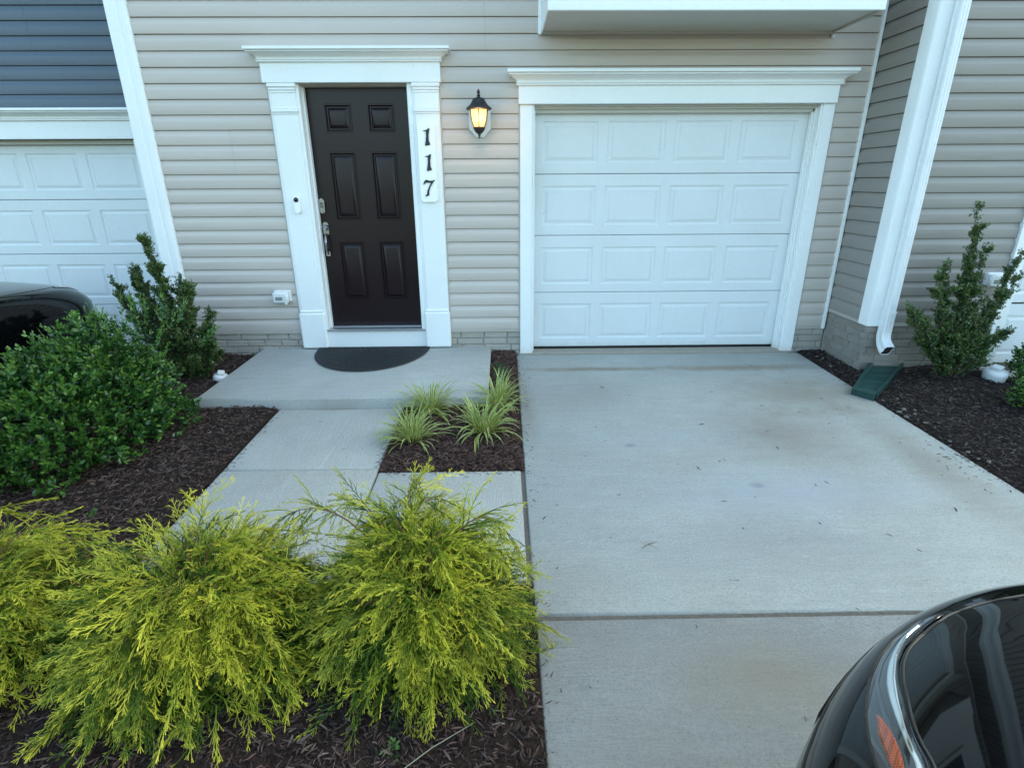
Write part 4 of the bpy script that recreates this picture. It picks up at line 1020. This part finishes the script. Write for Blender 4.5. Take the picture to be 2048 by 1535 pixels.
upright('upright_shrub', 'dark green upright small-leaved shrub against the left corner board', (-1.70,-.60,-.03),
    [((-1.80,-.65,1.165),(.03,0,0),.045,.25),((-1.77,-.65,.98),(.02,0,0),.04,.3),((-1.935,-.65,.955),(-.02,0,0),.045,.25),((-1.98,-.62,.90),(-.03,0,0),.04,.3),((-2.135,-.65,.85),(-.06,0,-.02),.05,.25),((-2.09,-.68,.74),(-.05,0,0),.045,.25),
     ((-1.545,-.65,.815),(.0,0,0),.055,.2),((-1.66,-.55,.86),(0,0,0),.06,.2),((-1.72,-.72,.78),(0,0,0),.06,.15),((-1.60,-.72,.70),(.02,0,0),.06,.15),((-1.475,-.62,.45),(.03,0,0),.07,.1),((-1.53,-.72,.36),(.03,0,0),.07,.1),
     ((-1.86,-.72,.62),(0,0,0),.06,.15),((-1.98,-.7,.5),(0,0,0),.06,.15),((-1.50,-.5,.55),(0,0,0),.06,.15),((-1.62,-.78,.42),(0,0,0),.07,.1),((-1.78,-.8,.40),(0,0,0),.07,.1),((-1.45,-.60,.25),(0,0,0),.06,.1),((-1.42,-.66,.36),(.02,0,0),.06,.1),((-1.70,-.8,.60),(0,0,0),.07,.1),((-1.88,-.66,.76),(-.02,0,0),.06,.15),((-1.64,-.66,.56),(0,0,0),.08,.1),((-1.56,-.82,.22),(0,0,0),.06,.1)], 21, 210, 200)
upright('upright_shrub', 'tall ragged dark green shrub in front of the right-hand siding', (4.60,-.86,.02),
    [((4.475,-.85,1.365),(.03,0,0),.05,.2),((4.52,-.85,1.22),(.03,0,0),.06,.25),((4.62,-.85,1.09),(.02,0,0),.055,.2),((4.36,-.85,.945),(-.03,0,0),.05,.2),((4.30,-.88,.86),(-.02,0,0),.05,.2),((4.91,-.85,1.03),(.03,0,-.05),.035,.25),
     ((4.98,-.82,.86),(.03,0,-.05),.04,.3),((4.86,-.9,.74),(.03,0,-.03),.06,.2),((4.39,-.86,.72),(-.02,0,0),.06,.15),((4.12,-.88,.64),(-.05,0,-.04),.035,.2),((4.24,-.88,.56),(-.05,0,-.02),.05,.15),((4.55,-.90,.80),(0,0,0),.07,.15),
     ((4.66,-.90,.70),(0,0,0),.07,.15),((4.76,-.9,.60),(0,0,0),.07,.15),((4.46,-.93,.55),(0,0,0),.07,.15),((4.34,-.93,.36),(0,0,0),.07,.1),((4.90,-.95,.42),(.02,0,0),.06,.15),((4.62,-.98,.38),(0,0,0),.07,.1),((4.78,-.98,.30),(0,0,0),.07,.1),((4.48,-1.0,.28),(0,0,0),.06,.1),((4.84,-.86,.52),(0,0,0),.06,.1)], 22, 135, 200, sleeve=75)
for k, (x, y, rx, ry, hz, lb) in enumerate(((5.26,-1.02,.24,.22,.28,'glossy green holly at the right edge, behind the cleanout cap'),(4.86,-1.48,.24,.20,.13,'low green shrub at the right edge in front of the cleanout cap'))):
    q = thing('holly_shrub', lb, 'shrub', (0,0,0)); holly(q, (x, y, hz*.6), (rx, ry, hz), 420, 40+k, 80, leaf_len=.034 if k == 0 else .024, zbot=-.02, mat='holly')
    mb = MB()
    for i in range(8): mb.tube([(x,y,-.03),(x+rs.uniform(-rx,rx)*.6,y+rs.uniform(-ry,ry)*.6,hz)], [.006,.002], 5)
    mb.build('stem', M['bark'], q)

# ---- variegated grass clumps
def blade_tp(seed):
    r = random.Random(seed); L_ = 1.0; N = 9; v_, A_ = [], []
    droop = r.uniform(.3,1.15); w_ = .0150*r.uniform(.75,1.25); x = z = 0; an = math.radians(r.uniform(32,80)); tw = r.uniform(-.5,.5)
    for i in range(N+1):
        t = i/N; ww = w_*(.55+.7*math.sin(PI*min(t*1.1,1)**.8))*(1 if t < .75 else (1-t)/.25+.03); a_ = an - droop*2.0*t*t
        yy = .12*tw*t*t
        for k, s_ in enumerate((-1,-.55,-.50,.50,.55,1)): v_.append((x, yy+s_*ww, z+abs(s_)*ww*.35)); A_.append((1.0 if k in (0,1,4,5) else 0.0, t, 1))
        x += L_/N*math.cos(a_); z += L_/N*math.sin(a_)
    f_ = [(i*6+k, i*6+k+1, i*6+7+k, i*6+6+k) for i in range(N) for k in range(5)]
    return np.array(v_), f_, np.array(A_)
BT = [blade_tp(700+i) for i in range(12)]; BM = [template_mesh('blade', t, M['blade']) for t in BT]
for (x, y, n, s_, sd_, lb) in ((.42,-1.37,150,.295,1,'striped grass clump nearest the walkway, back of the planting pocket'),(.36,-1.80,150,.285,2,'striped grass clump spilling over the walkway, front left of the planting pocket'),
                          (.92,-1.27,150,.30,3,'striped grass clump against the driveway, below the small seedling'),(.82,-1.70,135,.30,4,'pale striped grass clump front right of the planting pocket')):
    q = thing('liriope_clump', lb, 'ornamental grass', (x, y, gz(y)+.005), 'variegated grass clumps in the planting pocket'); rg = random.Random(sd_)
    for i in range(n):
        o = link('blade', BM[rg.randrange(12)], q); a_ = rg.uniform(0,2*PI); r_ = rg.uniform(0,.055); s2 = s_*rg.uniform(.55,1.15)
        o.location = (r_*math.cos(a_), r_*math.sin(a_), 0); o.rotation_euler = (rg.uniform(-.2,.2), rg.uniform(-.35,.45), a_+rg.uniform(-.9,.9)); o.scale = (s2, s2*(1.15 if sd_ == 4 else .95), s2)
# ---- feathery seedling and small weeds
q = thing('conifer_seedling', 'small dark green feathery seedling in mulch strip between porch and driveway', 'seedling', (.93,-.84,.0))
tt = [thread(800+i, .10, dense=1.2, wid=.0016) for i in range(4)]; rg = np.random.default_rng(5); n = 46
az = rg.uniform(0,6.28,n); hh = rg.uniform(0,.17,n); P_ = np.stack([rg.normal(0,.006,n), rg.normal(0,.006,n), hh],1); d = np.stack([np.cos(az), np.sin(az), rg.uniform(.4,1.2,n)],1)
plant(q, tt, rg.integers(0,4,n), frame_from(d, rg.uniform(0,6,n), (1.0-hh*3.2)*rg.uniform(.6,1.1,n), P_), np.stack([rg.normal(0,.1,n), rg.random(n), np.zeros(n)],1), M['seedling'], 'spray', 'foliage', 20)
wt = [sprig(900+i, 6, .03, .022, .5, 65, False, 3) for i in range(3)]
for (x, y, lb) in ((-1.13,-2.62,'tiny green weed in the mulch beside the walkway corner'),(.62,-3.86,'tiny green weed in the dark mulch under the right golden cypress')):
    q = thing('weed', lb, 'weed', (x, y, z_left(x,y)))
    for i in range(4): o = link('leaf_tuft', template_mesh('leaf_tuft', wt[i%3], M['weed']), q); o.rotation_euler = (0, -1.0+.3*i, i*1.7)

# ---- golden thread cypresses
TT = [thread(600+i, .175, dense=.85, wid=.00135) for i in range(10)]
def cypress(label, c, R, nb, seed, heroes=(), nparts=240, per=24, bias=None):
    """arching branches from the foot, dressed with hanging thread sprays"""
    root = thing('golden_cypress', label, 'shrub', (0,0,0), 'golden thread cypresses in front of the walkway'); rg = np.random.default_rng(seed)
    mb = MB(); Ps, Ds_, C_, S_ = [], [], [], []
    c = np.array(c); br = []
    for i in range(nb):
        az = rg.uniform(0,2*PI); rr_ = rg.uniform(.02,1.0)**.6; top = R[2]*math.sqrt(max(0,1-.55*rr_**2))*rg.uniform(.72,1.12)
        end = np.array([math.cos(az)*R[0]*rr_, math.sin(az)*R[1]*rr_, 0])
        mid = end*.55; mid[2] = top*1.25; end[2] = max(top*(.85-.75*rr_**2)+rg.uniform(-.05,.05), .05); br.append((mid, end, 0))
    for mid, end in heroes: br.append((np.array(mid)-c, np.array(end)-c, 1))
    for mid, end, hero in br:
        b0 = rg.normal(0,.03,3); b0[2] = 0
        def pt(t): return c + b0*(1-t)**2 + 2*mid*t*(1-t) + end*t*t
        L_ = sum(np.linalg.norm(pt((k+1)/8)-pt(k/8)) for k in range(8))
        mb.tube([pt(k/9) for k in range(10)], [(.0042 if hero else .0038)*(1-k/9)+.0010 for k in range(10)], 5)
        n_ = int(per*L_/.55*(1.15 if hero else 1))
        for _ in range(n_):
            t = rg.uniform(.06 if hero else .22,1.0)**.8; p = pt(t); dr = pt(min(t+.03,1))-pt(max(t-.03,0)); dr /= np.linalg.norm(dr)
            out = p-c; out[2] = 0; out /= (np.linalg.norm(out)+1e-6); lat = rg.normal(0,.55,3)
            up_ = rg.random() < .22
            d = dr*.7 + out*.35 + lat + np.array([0,0,(.25 if up_ else -.55)])
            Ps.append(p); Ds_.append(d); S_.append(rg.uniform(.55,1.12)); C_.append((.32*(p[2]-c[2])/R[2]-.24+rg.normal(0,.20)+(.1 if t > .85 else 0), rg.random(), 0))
    mb.build('branch', M['redstem'], root, smooth=60)
    # dense inner and skirt foliage
    n_in = int(nb*per*.75); d = rg.normal(size=(n_in,3)); d[:,2] = np.abs(d[:,2])*.9; d /= np.linalg.norm(d,axis=1,keepdims=True); rad = rg.uniform(.35,.93,n_in)
    P_ = c + d*np.array(R)*rad[:,None]*np.array([1,1,1.0]); out = d*np.array([1,1,.25]) + np.array([0,0,-.45]) + rg.normal(0,.4,d.shape)
    Ps = np.concatenate([np.array(Ps), P_]); Ds_ = np.concatenate([np.array(Ds_), out]); S_ = np.concatenate([np.array(S_), rg.uniform(.6,1.1,n_in)])
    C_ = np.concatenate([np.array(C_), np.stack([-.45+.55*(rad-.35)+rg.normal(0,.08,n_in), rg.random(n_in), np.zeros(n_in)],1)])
    n_tp = 170; az = rg.uniform(0,2*PI,n_tp); rr_ = rg.uniform(0,.62,n_tp); hh = rg.uniform(.58,1.0,n_tp)*(1-.35*rr_**2)       # full, feathery crown over the stems
    Ps = np.concatenate([Ps, c + np.stack([np.cos(az)*rr_*R[0], np.sin(az)*rr_*R[1], hh*R[2]*.92],1)])
    Ds_ = np.concatenate([Ds_, np.stack([np.cos(az)*(.4+rr_), np.sin(az)*(.4+rr_), rg.uniform(-.35,.75,n_tp)],1) + rg.normal(0,.3,(n_tp,3))])
    S_ = np.concatenate([S_, rg.uniform(.5,.95,n_tp)]); C_ = np.concatenate([C_, np.stack([.06+rg.normal(0,.16,n_tp), rg.random(n_tp), np.zeros(n_tp)],1)])
    if bias is not None:
        k = np.array([bias(p) for p in Ps]); Ps, Ds_, S_, C_ = Ps[k], Ds_[k], S_[k], C_[k]
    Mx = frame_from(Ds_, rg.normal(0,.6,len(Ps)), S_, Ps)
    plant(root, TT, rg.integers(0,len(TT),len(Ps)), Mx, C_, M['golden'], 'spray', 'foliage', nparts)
    print('cypress sprays', len(Ps))
    return root
cypress('golden thread cypress on the right with a tall arching branch, beside the driveway', (.65,-3.42,-.06), (.40,.36,.50), 78, 61,
    heroes=[((.55,-3.34,.66),(.80,-3.26,.40)),((.50,-3.32,.62),(.36,-3.26,.42)),((.45,-3.35,.62),(.15,-3.3,.40)),((.80,-3.38,.66),(.99,-3.36,.34)),((.58,-3.32,.64),(.66,-3.24,.50)),((.72,-3.3,.60),(.95,-3.45,.30))], per=20)
cypress('golden thread cypress in the middle of the three', (-.12,-3.47,-.06), (.47,.39,.46), 78, 62,
    heroes=[((-.05,-3.38,.54),(.14,-3.35,.36)),((-.24,-3.40,.50),(-.38,-3.36,.30)),((0,-3.42,.52),(.22,-3.48,.28)),((-.16,-3.40,.52),(-.10,-3.34,.40))], per=20)
cypress('golden thread cypress at the left edge of the photo, leftmost of the three', (-1.00,-3.46,-.06), (.46,.42,.42), 70, 63,
    heroes=[((-.86,-3.35,.48),(-.66,-3.28,.36)),((-1.02,-3.3,.52),(-.93,-3.22,.38)),((-.85,-3.3,.50),(-.6,-3.3,.30))], per=20)

# ------------------------------------------------------------------ small litter
rg = random.Random(9)
def scraps(name, spots, mat, pal, kind=None):
    n = len(spots); A_ = np.array(spots); az = np.array([rg.uniform(0,6.28) for _ in range(n)]); d = np.stack([np.cos(az), np.sin(az), np.zeros(n)],1)
    Mx = frame_from(d, np.zeros(n), np.stack([A_[:,2], A_[:,2]*.8, np.full(n,.03)],1), np.stack([A_[:,0], A_[:,1], .021*A_[:,1]+.003],1))
    c_ = np.array([pal[rg.randrange(len(pal))] for _ in range(n)]); merged(name, mat, CH, np.array([rg.randrange(10) for _ in range(n)]), Mx, c_, None, kind='stuff')
sp = []
for _ in range(75):                                          # bark bits kicked over the right edge of the drive
    y = rg.gauss(-2.15,.22); sp.append((3.79-abs(rg.gauss(0,.13)), y, rg.uniform(.012,.035)))
for _ in range(60): sp.append((rg.uniform(1.1,3.7), rg.uniform(-4.9,-.3), rg.uniform(.008,.026)))
for _ in range(40): sp.append((rg.uniform(-.68,.2), rg.uniform(-3.1,-1.4), rg.uniform(.006,.018)))
for _ in range(90): sp.append((1.09+abs(rg.gauss(0,.05)), rg.uniform(-2.6,-.1), rg.uniform(.008,.025)))
for _ in range(60): sp.append((rg.uniform(.25,1.05), -2.19-abs(rg.gauss(0,.03)), rg.uniform(.01,.03)))
for _ in range(30): sp.append((1.09+abs(rg.gauss(0,.03)), rg.uniform(-4.6,-3.2), rg.uniform(.01,.03)))
for _ in range(110): sp.append((-.708+abs(rg.gauss(0,.022)), rg.uniform(-3.1,-1.27), rg.uniform(.008,.026)))
for _ in range(70): sp.append((.21-abs(rg.gauss(0,.02)), rg.uniform(-2.13,-1.27), rg.uniform(.008,.024)))
for _ in range(70): sp.append((3.788-abs(rg.gauss(0,.018)), rg.uniform(-4,-.15), rg.uniform(.008,.026)))
for _ in range(26): sp.append((rg.uniform(1.15,3.6), rg.uniform(-4.4,-.8), rg.uniform(.026,.044)))
scraps('bark_litter', sp, M['chip'], [(.05,.035,.03),(.09,.06,.045),(.03,.022,.02)])
for (x, y, a_, L_, lb) in ((1.64,-2.89,.5,.09,'thin forked brown twig lying on the middle of the driveway'),(2.11,-2.19,1.9,.05,'reddish brown leaf scrap on the driveway right of centre')):
    q = thing('twig', lb, 'twig', (x, y, gz(y)+.004), rz=a_); mb = MB(); mb.tube([(-L_/2,0,0),(0,.006,.004),(L_/2,0,.001)], [.0012,.0016,.0008], 5); mb.tube([(0,.006,.004),(L_*.2,-L_*.35,.001)], [.0013,.0007], 5); mb.tube([(-L_*.2,.003,.003),(-L_*.1,L_*.3,.001)], [.001,.0006], 5); mb.build('stem', M['redstem'], q)
q = thing('dry_stem', 'long pale dry stem lying across the dark mulch at the bottom edge', 'twig'); mb = MB()
mb.tube([(.66,-3.93,-.035),(.74,-3.87,-.028),(.86,-3.79,-.032)], [.0018,.0018,.001], 6); m = Mat('dry_straw', rough=.7); m.col((.26,.24,.17)); mb.build('stem', m.m, q)
mb = MB(); rr = random.Random(31)
for k in range(46):
    x, y = 3.80+abs(rr.gauss(0,.07)), rr.uniform(-2.2,-.9)
    if k < 12: x, y = rr.uniform(3.82,4.02), rr.uniform(-.6,-.15)
    s_ = rr.uniform(.006,.02); n0 = len(mb.v); mb.lathe([(s_*.4,-s_*.3),(s_,0),(s_*.8,s_*.4),(s_*.3,s_*.55)], 0, 0, 7)
    a_ = rr.uniform(0,6); mb.v[n0:] = [(x+(p*math.cos(a_)-q_*.7*math.sin(a_))*rr.uniform(.9,1.1), y+(p*math.sin(a_)+q_*.7*math.cos(a_)), z+gz(y)+.012) for p, q_, z in mb.v[n0:]]
mb.build('stones', M['stone'], None, smooth=60, kind='stuff')
# grass blades poking out beside the lower drive
q = thing('grass_tuft', 'few thin green grass blades at the driveway edge at the bottom of the photo', 'grass', (1.10,-3.98,-.085)); mb = MB()
for k in range(7): a_ = rr.uniform(0,6); mb.tube([(rr.uniform(-.01,.01),0,0),(.02*math.cos(a_),.02*math.sin(a_),.05),(.07*math.cos(a_),.07*math.sin(a_),.08)], [.0012,.001,.0004], 4)
mb.build('blades', M['greenstem'], q)

# ------------------------------------------------------------------ cars
def car(label, loc, rz=0, Wd=1.029, Lf=1.069, nose_n=1.808, z_edge=.802, length=4.7, wheelb=2.75, front_oh=.93, lamp=True):
    root = thing('parked_car', label, 'car', loc, rz=rz)
    # levels: (z, width inset, nose inset); u along the height of the nose
    LV = [(.17,.16,.14),(.22,.05,.05),(.32,.015,.012),(.45,.0,.0),(.60,.0,.0),(z_edge-.13,.010,.010),(z_edge-.07,.026,.030),(z_edge-.028,.052,.070),(z_edge,.085,.125),(z_edge+.016,.115,.175),(z_edge+.034,.18,.28),(z_edge+.050,.30,.42),(z_edge+.062,.46,.58),(z_edge+.070,.66,.72),(z_edge+.073,.86,.86)]
    NT = 48
    def lv(v_):
        i = min(int(v_), len(LV)-2); f = v_-i; a_ = [LV[max(i-1,0)], LV[i], LV[i+1], LV[min(i+2,len(LV)-1)]]
        return [0.5*((2*a_[1][k]) + (-a_[0][k]+a_[2][k])*f + (2*a_[0][k]-5*a_[1][k]+4*a_[2][k]-a_[3][k])*f*f + (-a_[0][k]+3*a_[1][k]-3*a_[2][k]+a_[3][k])*f**3) for k in range(3)]
    def S(th, v_, off=0.0):
        """th -90..90 deg round the nose (0 = centre line), beyond +-90: metres straight back"""
        z, wi, ni = lv(v_); w_ = Wd-wi; yb = -1.30
        if abs(th) <= 90:
            a_ = math.radians(th); x = w_*math.copysign(abs(math.sin(a_))**(2/nose_n), a_); y = -ni - Lf*(1-abs(math.cos(a_))**(2/nose_n))*(1-ni*.3)
        else: x = math.copysign(w_, th); y = -ni-Lf*(1-ni*.3) - (abs(th)-90)
        bk = max(0, -y-.25); rise = min(v_/8, 1)**2*.105*(1-math.exp(-bk/.75)); z += rise
        z += .03*max(0, 1-(abs(x)/w_)**2)*min(max(v_-7,0)/6,1)
        if v_ < 7 and abs(th) > 90 and (abs(th)-90) < 2.0: pass
        return Vector((x, y, z))
    def Sn(th, v_, off):
        p = S(th, v_); a_ = S(th+.8, v_)-S(th-.8, v_); b_ = S(th, min(v_+.05,13.9))-S(th, max(v_-.05,0)); n_ = a_.cross(b_)
        if n_.length < 1e-9: return p
        n_.normalize()
        c0 = Vector((0,-1.6,.5))
        if n_.dot(p-c0) < 0: n_ = -n_
        return p+n_*off
    backs = [.25,.6,1.0,1.4,1.8,2.2,2.6,2.9,3.1,3.25]; sc_ = (length-Lf)/ (3.25+.35)
    ths = [-90-x*1.0 for x in backs[::-1]] + [-90+180*k/NT for k in range(NT+1)] + [90+x for x in backs]
    vs = [i*.5 for i in range(0, 2*(len(LV)-1)+1)]
    mb = MB(); rows = [[S(t, v_) for t in ths] for v_ in vs]
    mb.grid(rows); nC = len(ths)
    # tail: close the open ends into a rear face
    n0 = len(mb.v)
    rear = []
    for i, v_ in enumerate(vs):
        a_, b_ = rows[i][0], rows[i][-1]; row = []
        for k in range(9):
            f = k/8; x = a_.x*(1-f)+b_.x*f; row.append(Vector((x, a_.y-.28*(1-abs(2*f-1)**3), a_.z)))
        rear.append(row)
    mb.grid(rear, False, True)
    body = mb.build('body', M['paint'], root, smooth=40)
    rear_y = rows[0][0].y
    # wheels in cut arches
    cut = MB(); wy = (-front_oh, -front_oh-wheelb)
    for y in wy:
        for s_ in (-1,1): 
            pts = [(s_*(Wd-.26), y, .33),(s_*(Wd+.05), y, .33)]; cut.tube(pts, .365, 28)
    co = cut.build('cutter', M['paint']); md = body.modifiers.new('b', 'BOOLEAN'); md.object = co; md.operation = 'DIFFERENCE'; md.solver = 'EXACT'; md.use_self = True
    dg = bpy.context.evaluated_depsgraph_get(); me2 = bpy.data.meshes.new_from_object(body.evaluated_get(dg)); old = body.data
    if len(me2.polygons) > 500: body.modifiers.clear(); body.data = me2
    else: body.modifiers.clear()
    bpy.data.objects.remove(co)
    for y in wy:
        for s_ in (-1,1):
            t = MB(); X = s_*(Wd-.03)
            prof = [(.20,-.105),(.30,-.105),(.33,-.085),(.335,-.03),(.335,.03),(.33,.085),(.30,.10),(.235,.10),(.225,.085)]
            rws = [[(X+s_*(-.10+d), y+r_*math.cos(2*PI*k/36), .335+r_*math.sin(2*PI*k/36)) for k in range(36)] for r_, d in prof]; t.grid(rws, True, s_ < 0)
            wl = t.build('wheel', M['tyre'], root, smooth=40)
            t = MB(); rws = [[(X+s_*(-.10+d), y+r_*math.cos(2*PI*k/36), .335+r_*math.sin(2*PI*k/36)) for k in range(36)] for r_, d in ((.236,.098),(.222,.10),(.215,.06),(.210,-.06))]; t.grid(rws, True, s_ < 0)
            for k in range(10):
                a_ = 2*PI*k/10; t.tube([(X+s_*-.03, y+.03*math.cos(a_), .335+.03*math.sin(a_)),(X+s_*-.02, y+.215*math.cos(a_), .335+.215*math.sin(a_))], [.020,.012], 6)
            t.tube([(X+s_*-.06,y,.335),(X+s_*-.005,y,.335)], [.05,.045], 16); t.build('rim', M['alloy'], wl, smooth=40)
            t = MB(); t.tube([(X-s_*.14,y,.335),(X-s_*.12,y,.335)], .212, 28); t.build('brake_backing', M['car_trim'], wl)
    # cabin
    zb, hw = z_edge+.150, Wd-.17; cy0, cy1 = -1.42, rear_y+.35
    def loop(z, w_, y0, y1, n=3.2, N=56):
        cyy, hl = (y0+y1)/2, (y0-y1)/2; out = []
        for k in range(N):
            a_ = 2*PI*k/N; out.append((w_*math.copysign(abs(math.cos(a_))**(2/n), math.cos(a_)), cyy+hl*math.copysign(abs(math.sin(a_))**(2/n), math.sin(a_)), z))
        return out
    t = MB(); t.grid([loop(zb-.10, hw+.04, cy0+.12, cy1-.05), loop(zb, hw, cy0, cy1), loop(1.20, hw-.11, cy0-.40, cy1+.28), loop(1.36, hw-.18, cy0-.66, cy1+.46)], True); t.build('window', M['dark_glass'], root, smooth=50)
    t = MB(); t.grid([loop(1.355, hw-.175, cy0-.64, cy1+.44), loop(1.39, hw-.20, cy0-.74, cy1+.52), loop(1.43, hw-.34, cy0-.98, cy1+.75), loop(1.448, hw-.58, cy0-1.3, cy1+1.1)], True); n = len(t.v); t.f.append(tuple(range(n-56,n))); t.mi.append(0); t.build('roof', M['paint'], root, smooth=50)
    for s_ in (-1,1):
        t = MB(); t.tube([(s_*(hw+.02),cy0-.03,zb-.02),(s_*(hw-.10),cy0-.42,1.21),(s_*(hw-.17),cy0-.68,1.365)], [.035,.028,.028], 6); t.build('pillar', M['paint'], root)
        t = MB(); t.tube([(s_*(hw+.02),cy1+.03,zb-.02),(s_*(hw-.10),cy1+.30,1.21),(s_*(hw-.17),cy1+.48,1.365)], [.05,.05,.04], 6); t.build('pillar', M['paint'], root)
        t = MB(); t.tube([(s_*(hw+.06),cy0-.50,zb+.01),(s_*(hw+.15),cy0-.50,zb+.06),(s_*(hw+.23),cy0-.52,zb+.09)], [.02,.055,.05], 10); t.build('mirror', M['paint'], root, smooth=60)
    # shut lines
    def line(th0, th1, v_, n=60, off=-.0005, r_=.0032, mat='car_trim', name='hood_gap', vf=None):
        t = MB(); pts = []
        for k in range(n+1):
            f = k/n; th = th0+(th1-th0)*f; pts.append(Sn(th, vf(th) if vf else v_, off))
        t.tube(pts, r_, 6, False); return t.build(name, M[mat], root, smooth=60)
    def tab(pts):
        X = [p[0] for p in pts]; Y = [p[1] for p in pts]
        return lambda th: float(np.interp(abs(th), X, Y))
    gap = tab([(0,8.25),(11.5,8.0),(18,7.62),(23,7.40),(29,7.38),(32,7.36),(35.5,7.52),(39,7.82),(42,8.17),(44.5,8.52),(47.5,9.02),(52,9.35),(60,9.6),(92,9.6)])
    line(-90.9, 90.9, 0, vf=gap, n=150)
    line(-52, 52, 5.2, n=60)
    t = MB(); rws = [[Sn(th, v_, .004) for th in [-40+80*k/30 for k in range(31)]] for v_ in (3.9,4.3,4.8)]; t.grid(rws); t.build('grille', M['car_trim'], root, smooth=60)
    t = MB(); rws = [[Sn(th, v_, .004) for th in [-50+100*k/30 for k in range(31)]] for v_ in (1.6,2.0,2.6)]; t.grid(rws); t.build('lower_grille', M['car_trim'], root, smooth=60)
    for s_ in (-1,1):
        hl = bpy.data.objects.new('headlight', None); COL.objects.link(hl); hl.parent = root
        t0, t1 = 23, 64
        lo = tab([(23,7.2),(26,6.85),(31,6.66),(34.5,6.72),(39.5,6.9),(43,7.1),(47,7.38),(50,7.66),(57,8.5),(64,9.45)])
        hi = tab([(23,7.25),(32,7.24),(35.5,7.40),(39,7.70),(42,8.05),(44.5,8.40),(47.5,8.9),(52,9.25),(64,9.5)])
        bl = tab([(24,7.04),(31.5,6.93),(36.5,7.08),(40,7.27),(42,7.5),(44.5,7.82),(47,8.2),(48.5,8.5),(54,8.95),(62,9.42)])
        br = tab([(24,7.12),(30.5,7.08),(34.5,7.28),(38.5,7.58),(42,7.92),(45,8.28),(47,8.62),(48.5,8.88),(54,9.2),(62,9.48)])
        al = tab([(44.3,7.45),(47,7.6),(48.5,7.78),(50,7.97),(56,8.7)])
        ah = tab([(44.3,7.50),(45,7.68),(46,7.92),(47.5,8.2),(49,8.42),(56,8.85)])
        def band(name, mat, ta, tb, fa, fb, off, n=60, m_=6):
            t = MB(); rws = []
            for k in range(n+1):
                th = ta+(tb-ta)*k/n; a_, b_ = fa(th), fb(th)
                rws.append([Sn(s_*th, a_+(b_-a_)*j/m_, off*min(1, 3*math.sin(PI*j/m_)+.25)*(1 if 0<k<n else .2)) for j in range(m_+1)])
            t.grid(rws, False, s_ > 0); return t.build(name, M[mat], hl, smooth=80)
        band('lens', 'lens', t0, t1, lo, hi, .0035)
        band('reflector', 'reflector', t0+2, t1-3, lambda x: lo(x)*.35+bl(x)*.65-.05, bl, .0044)
        band('sky_glint_strip', 'glint_mirror', 26.5, 61.5, lambda x: bl(x)*.65+br(x)*.35, br, .0065)  # added mirror strip stands in for the sky's reflection on the lens edge
        band('amber_marker', 'amber', 44.4, 55.8, al, ah, .0065, 24)
        t = MB(); pts = [Sn(s_*(t0+(t1-t0)*k/60), lo(t0+(t1-t0)*k/60)-.03, .0005) for k in range(61)]; t.tube(pts, .0028, 6, False); t.build('lamp_gap', M['car_trim'], hl, smooth=60)
    return root
car('black car in the foreground, its headlight and bonnet corner filling the lower right corner', (2.233,-3.948,gz(-4.6)))
car('black car parked on the blue house driveway behind the round holly', (-3.40,-.02,-.215), Wd=.98, Lf=.92, nose_n=2.7, z_edge=.93)
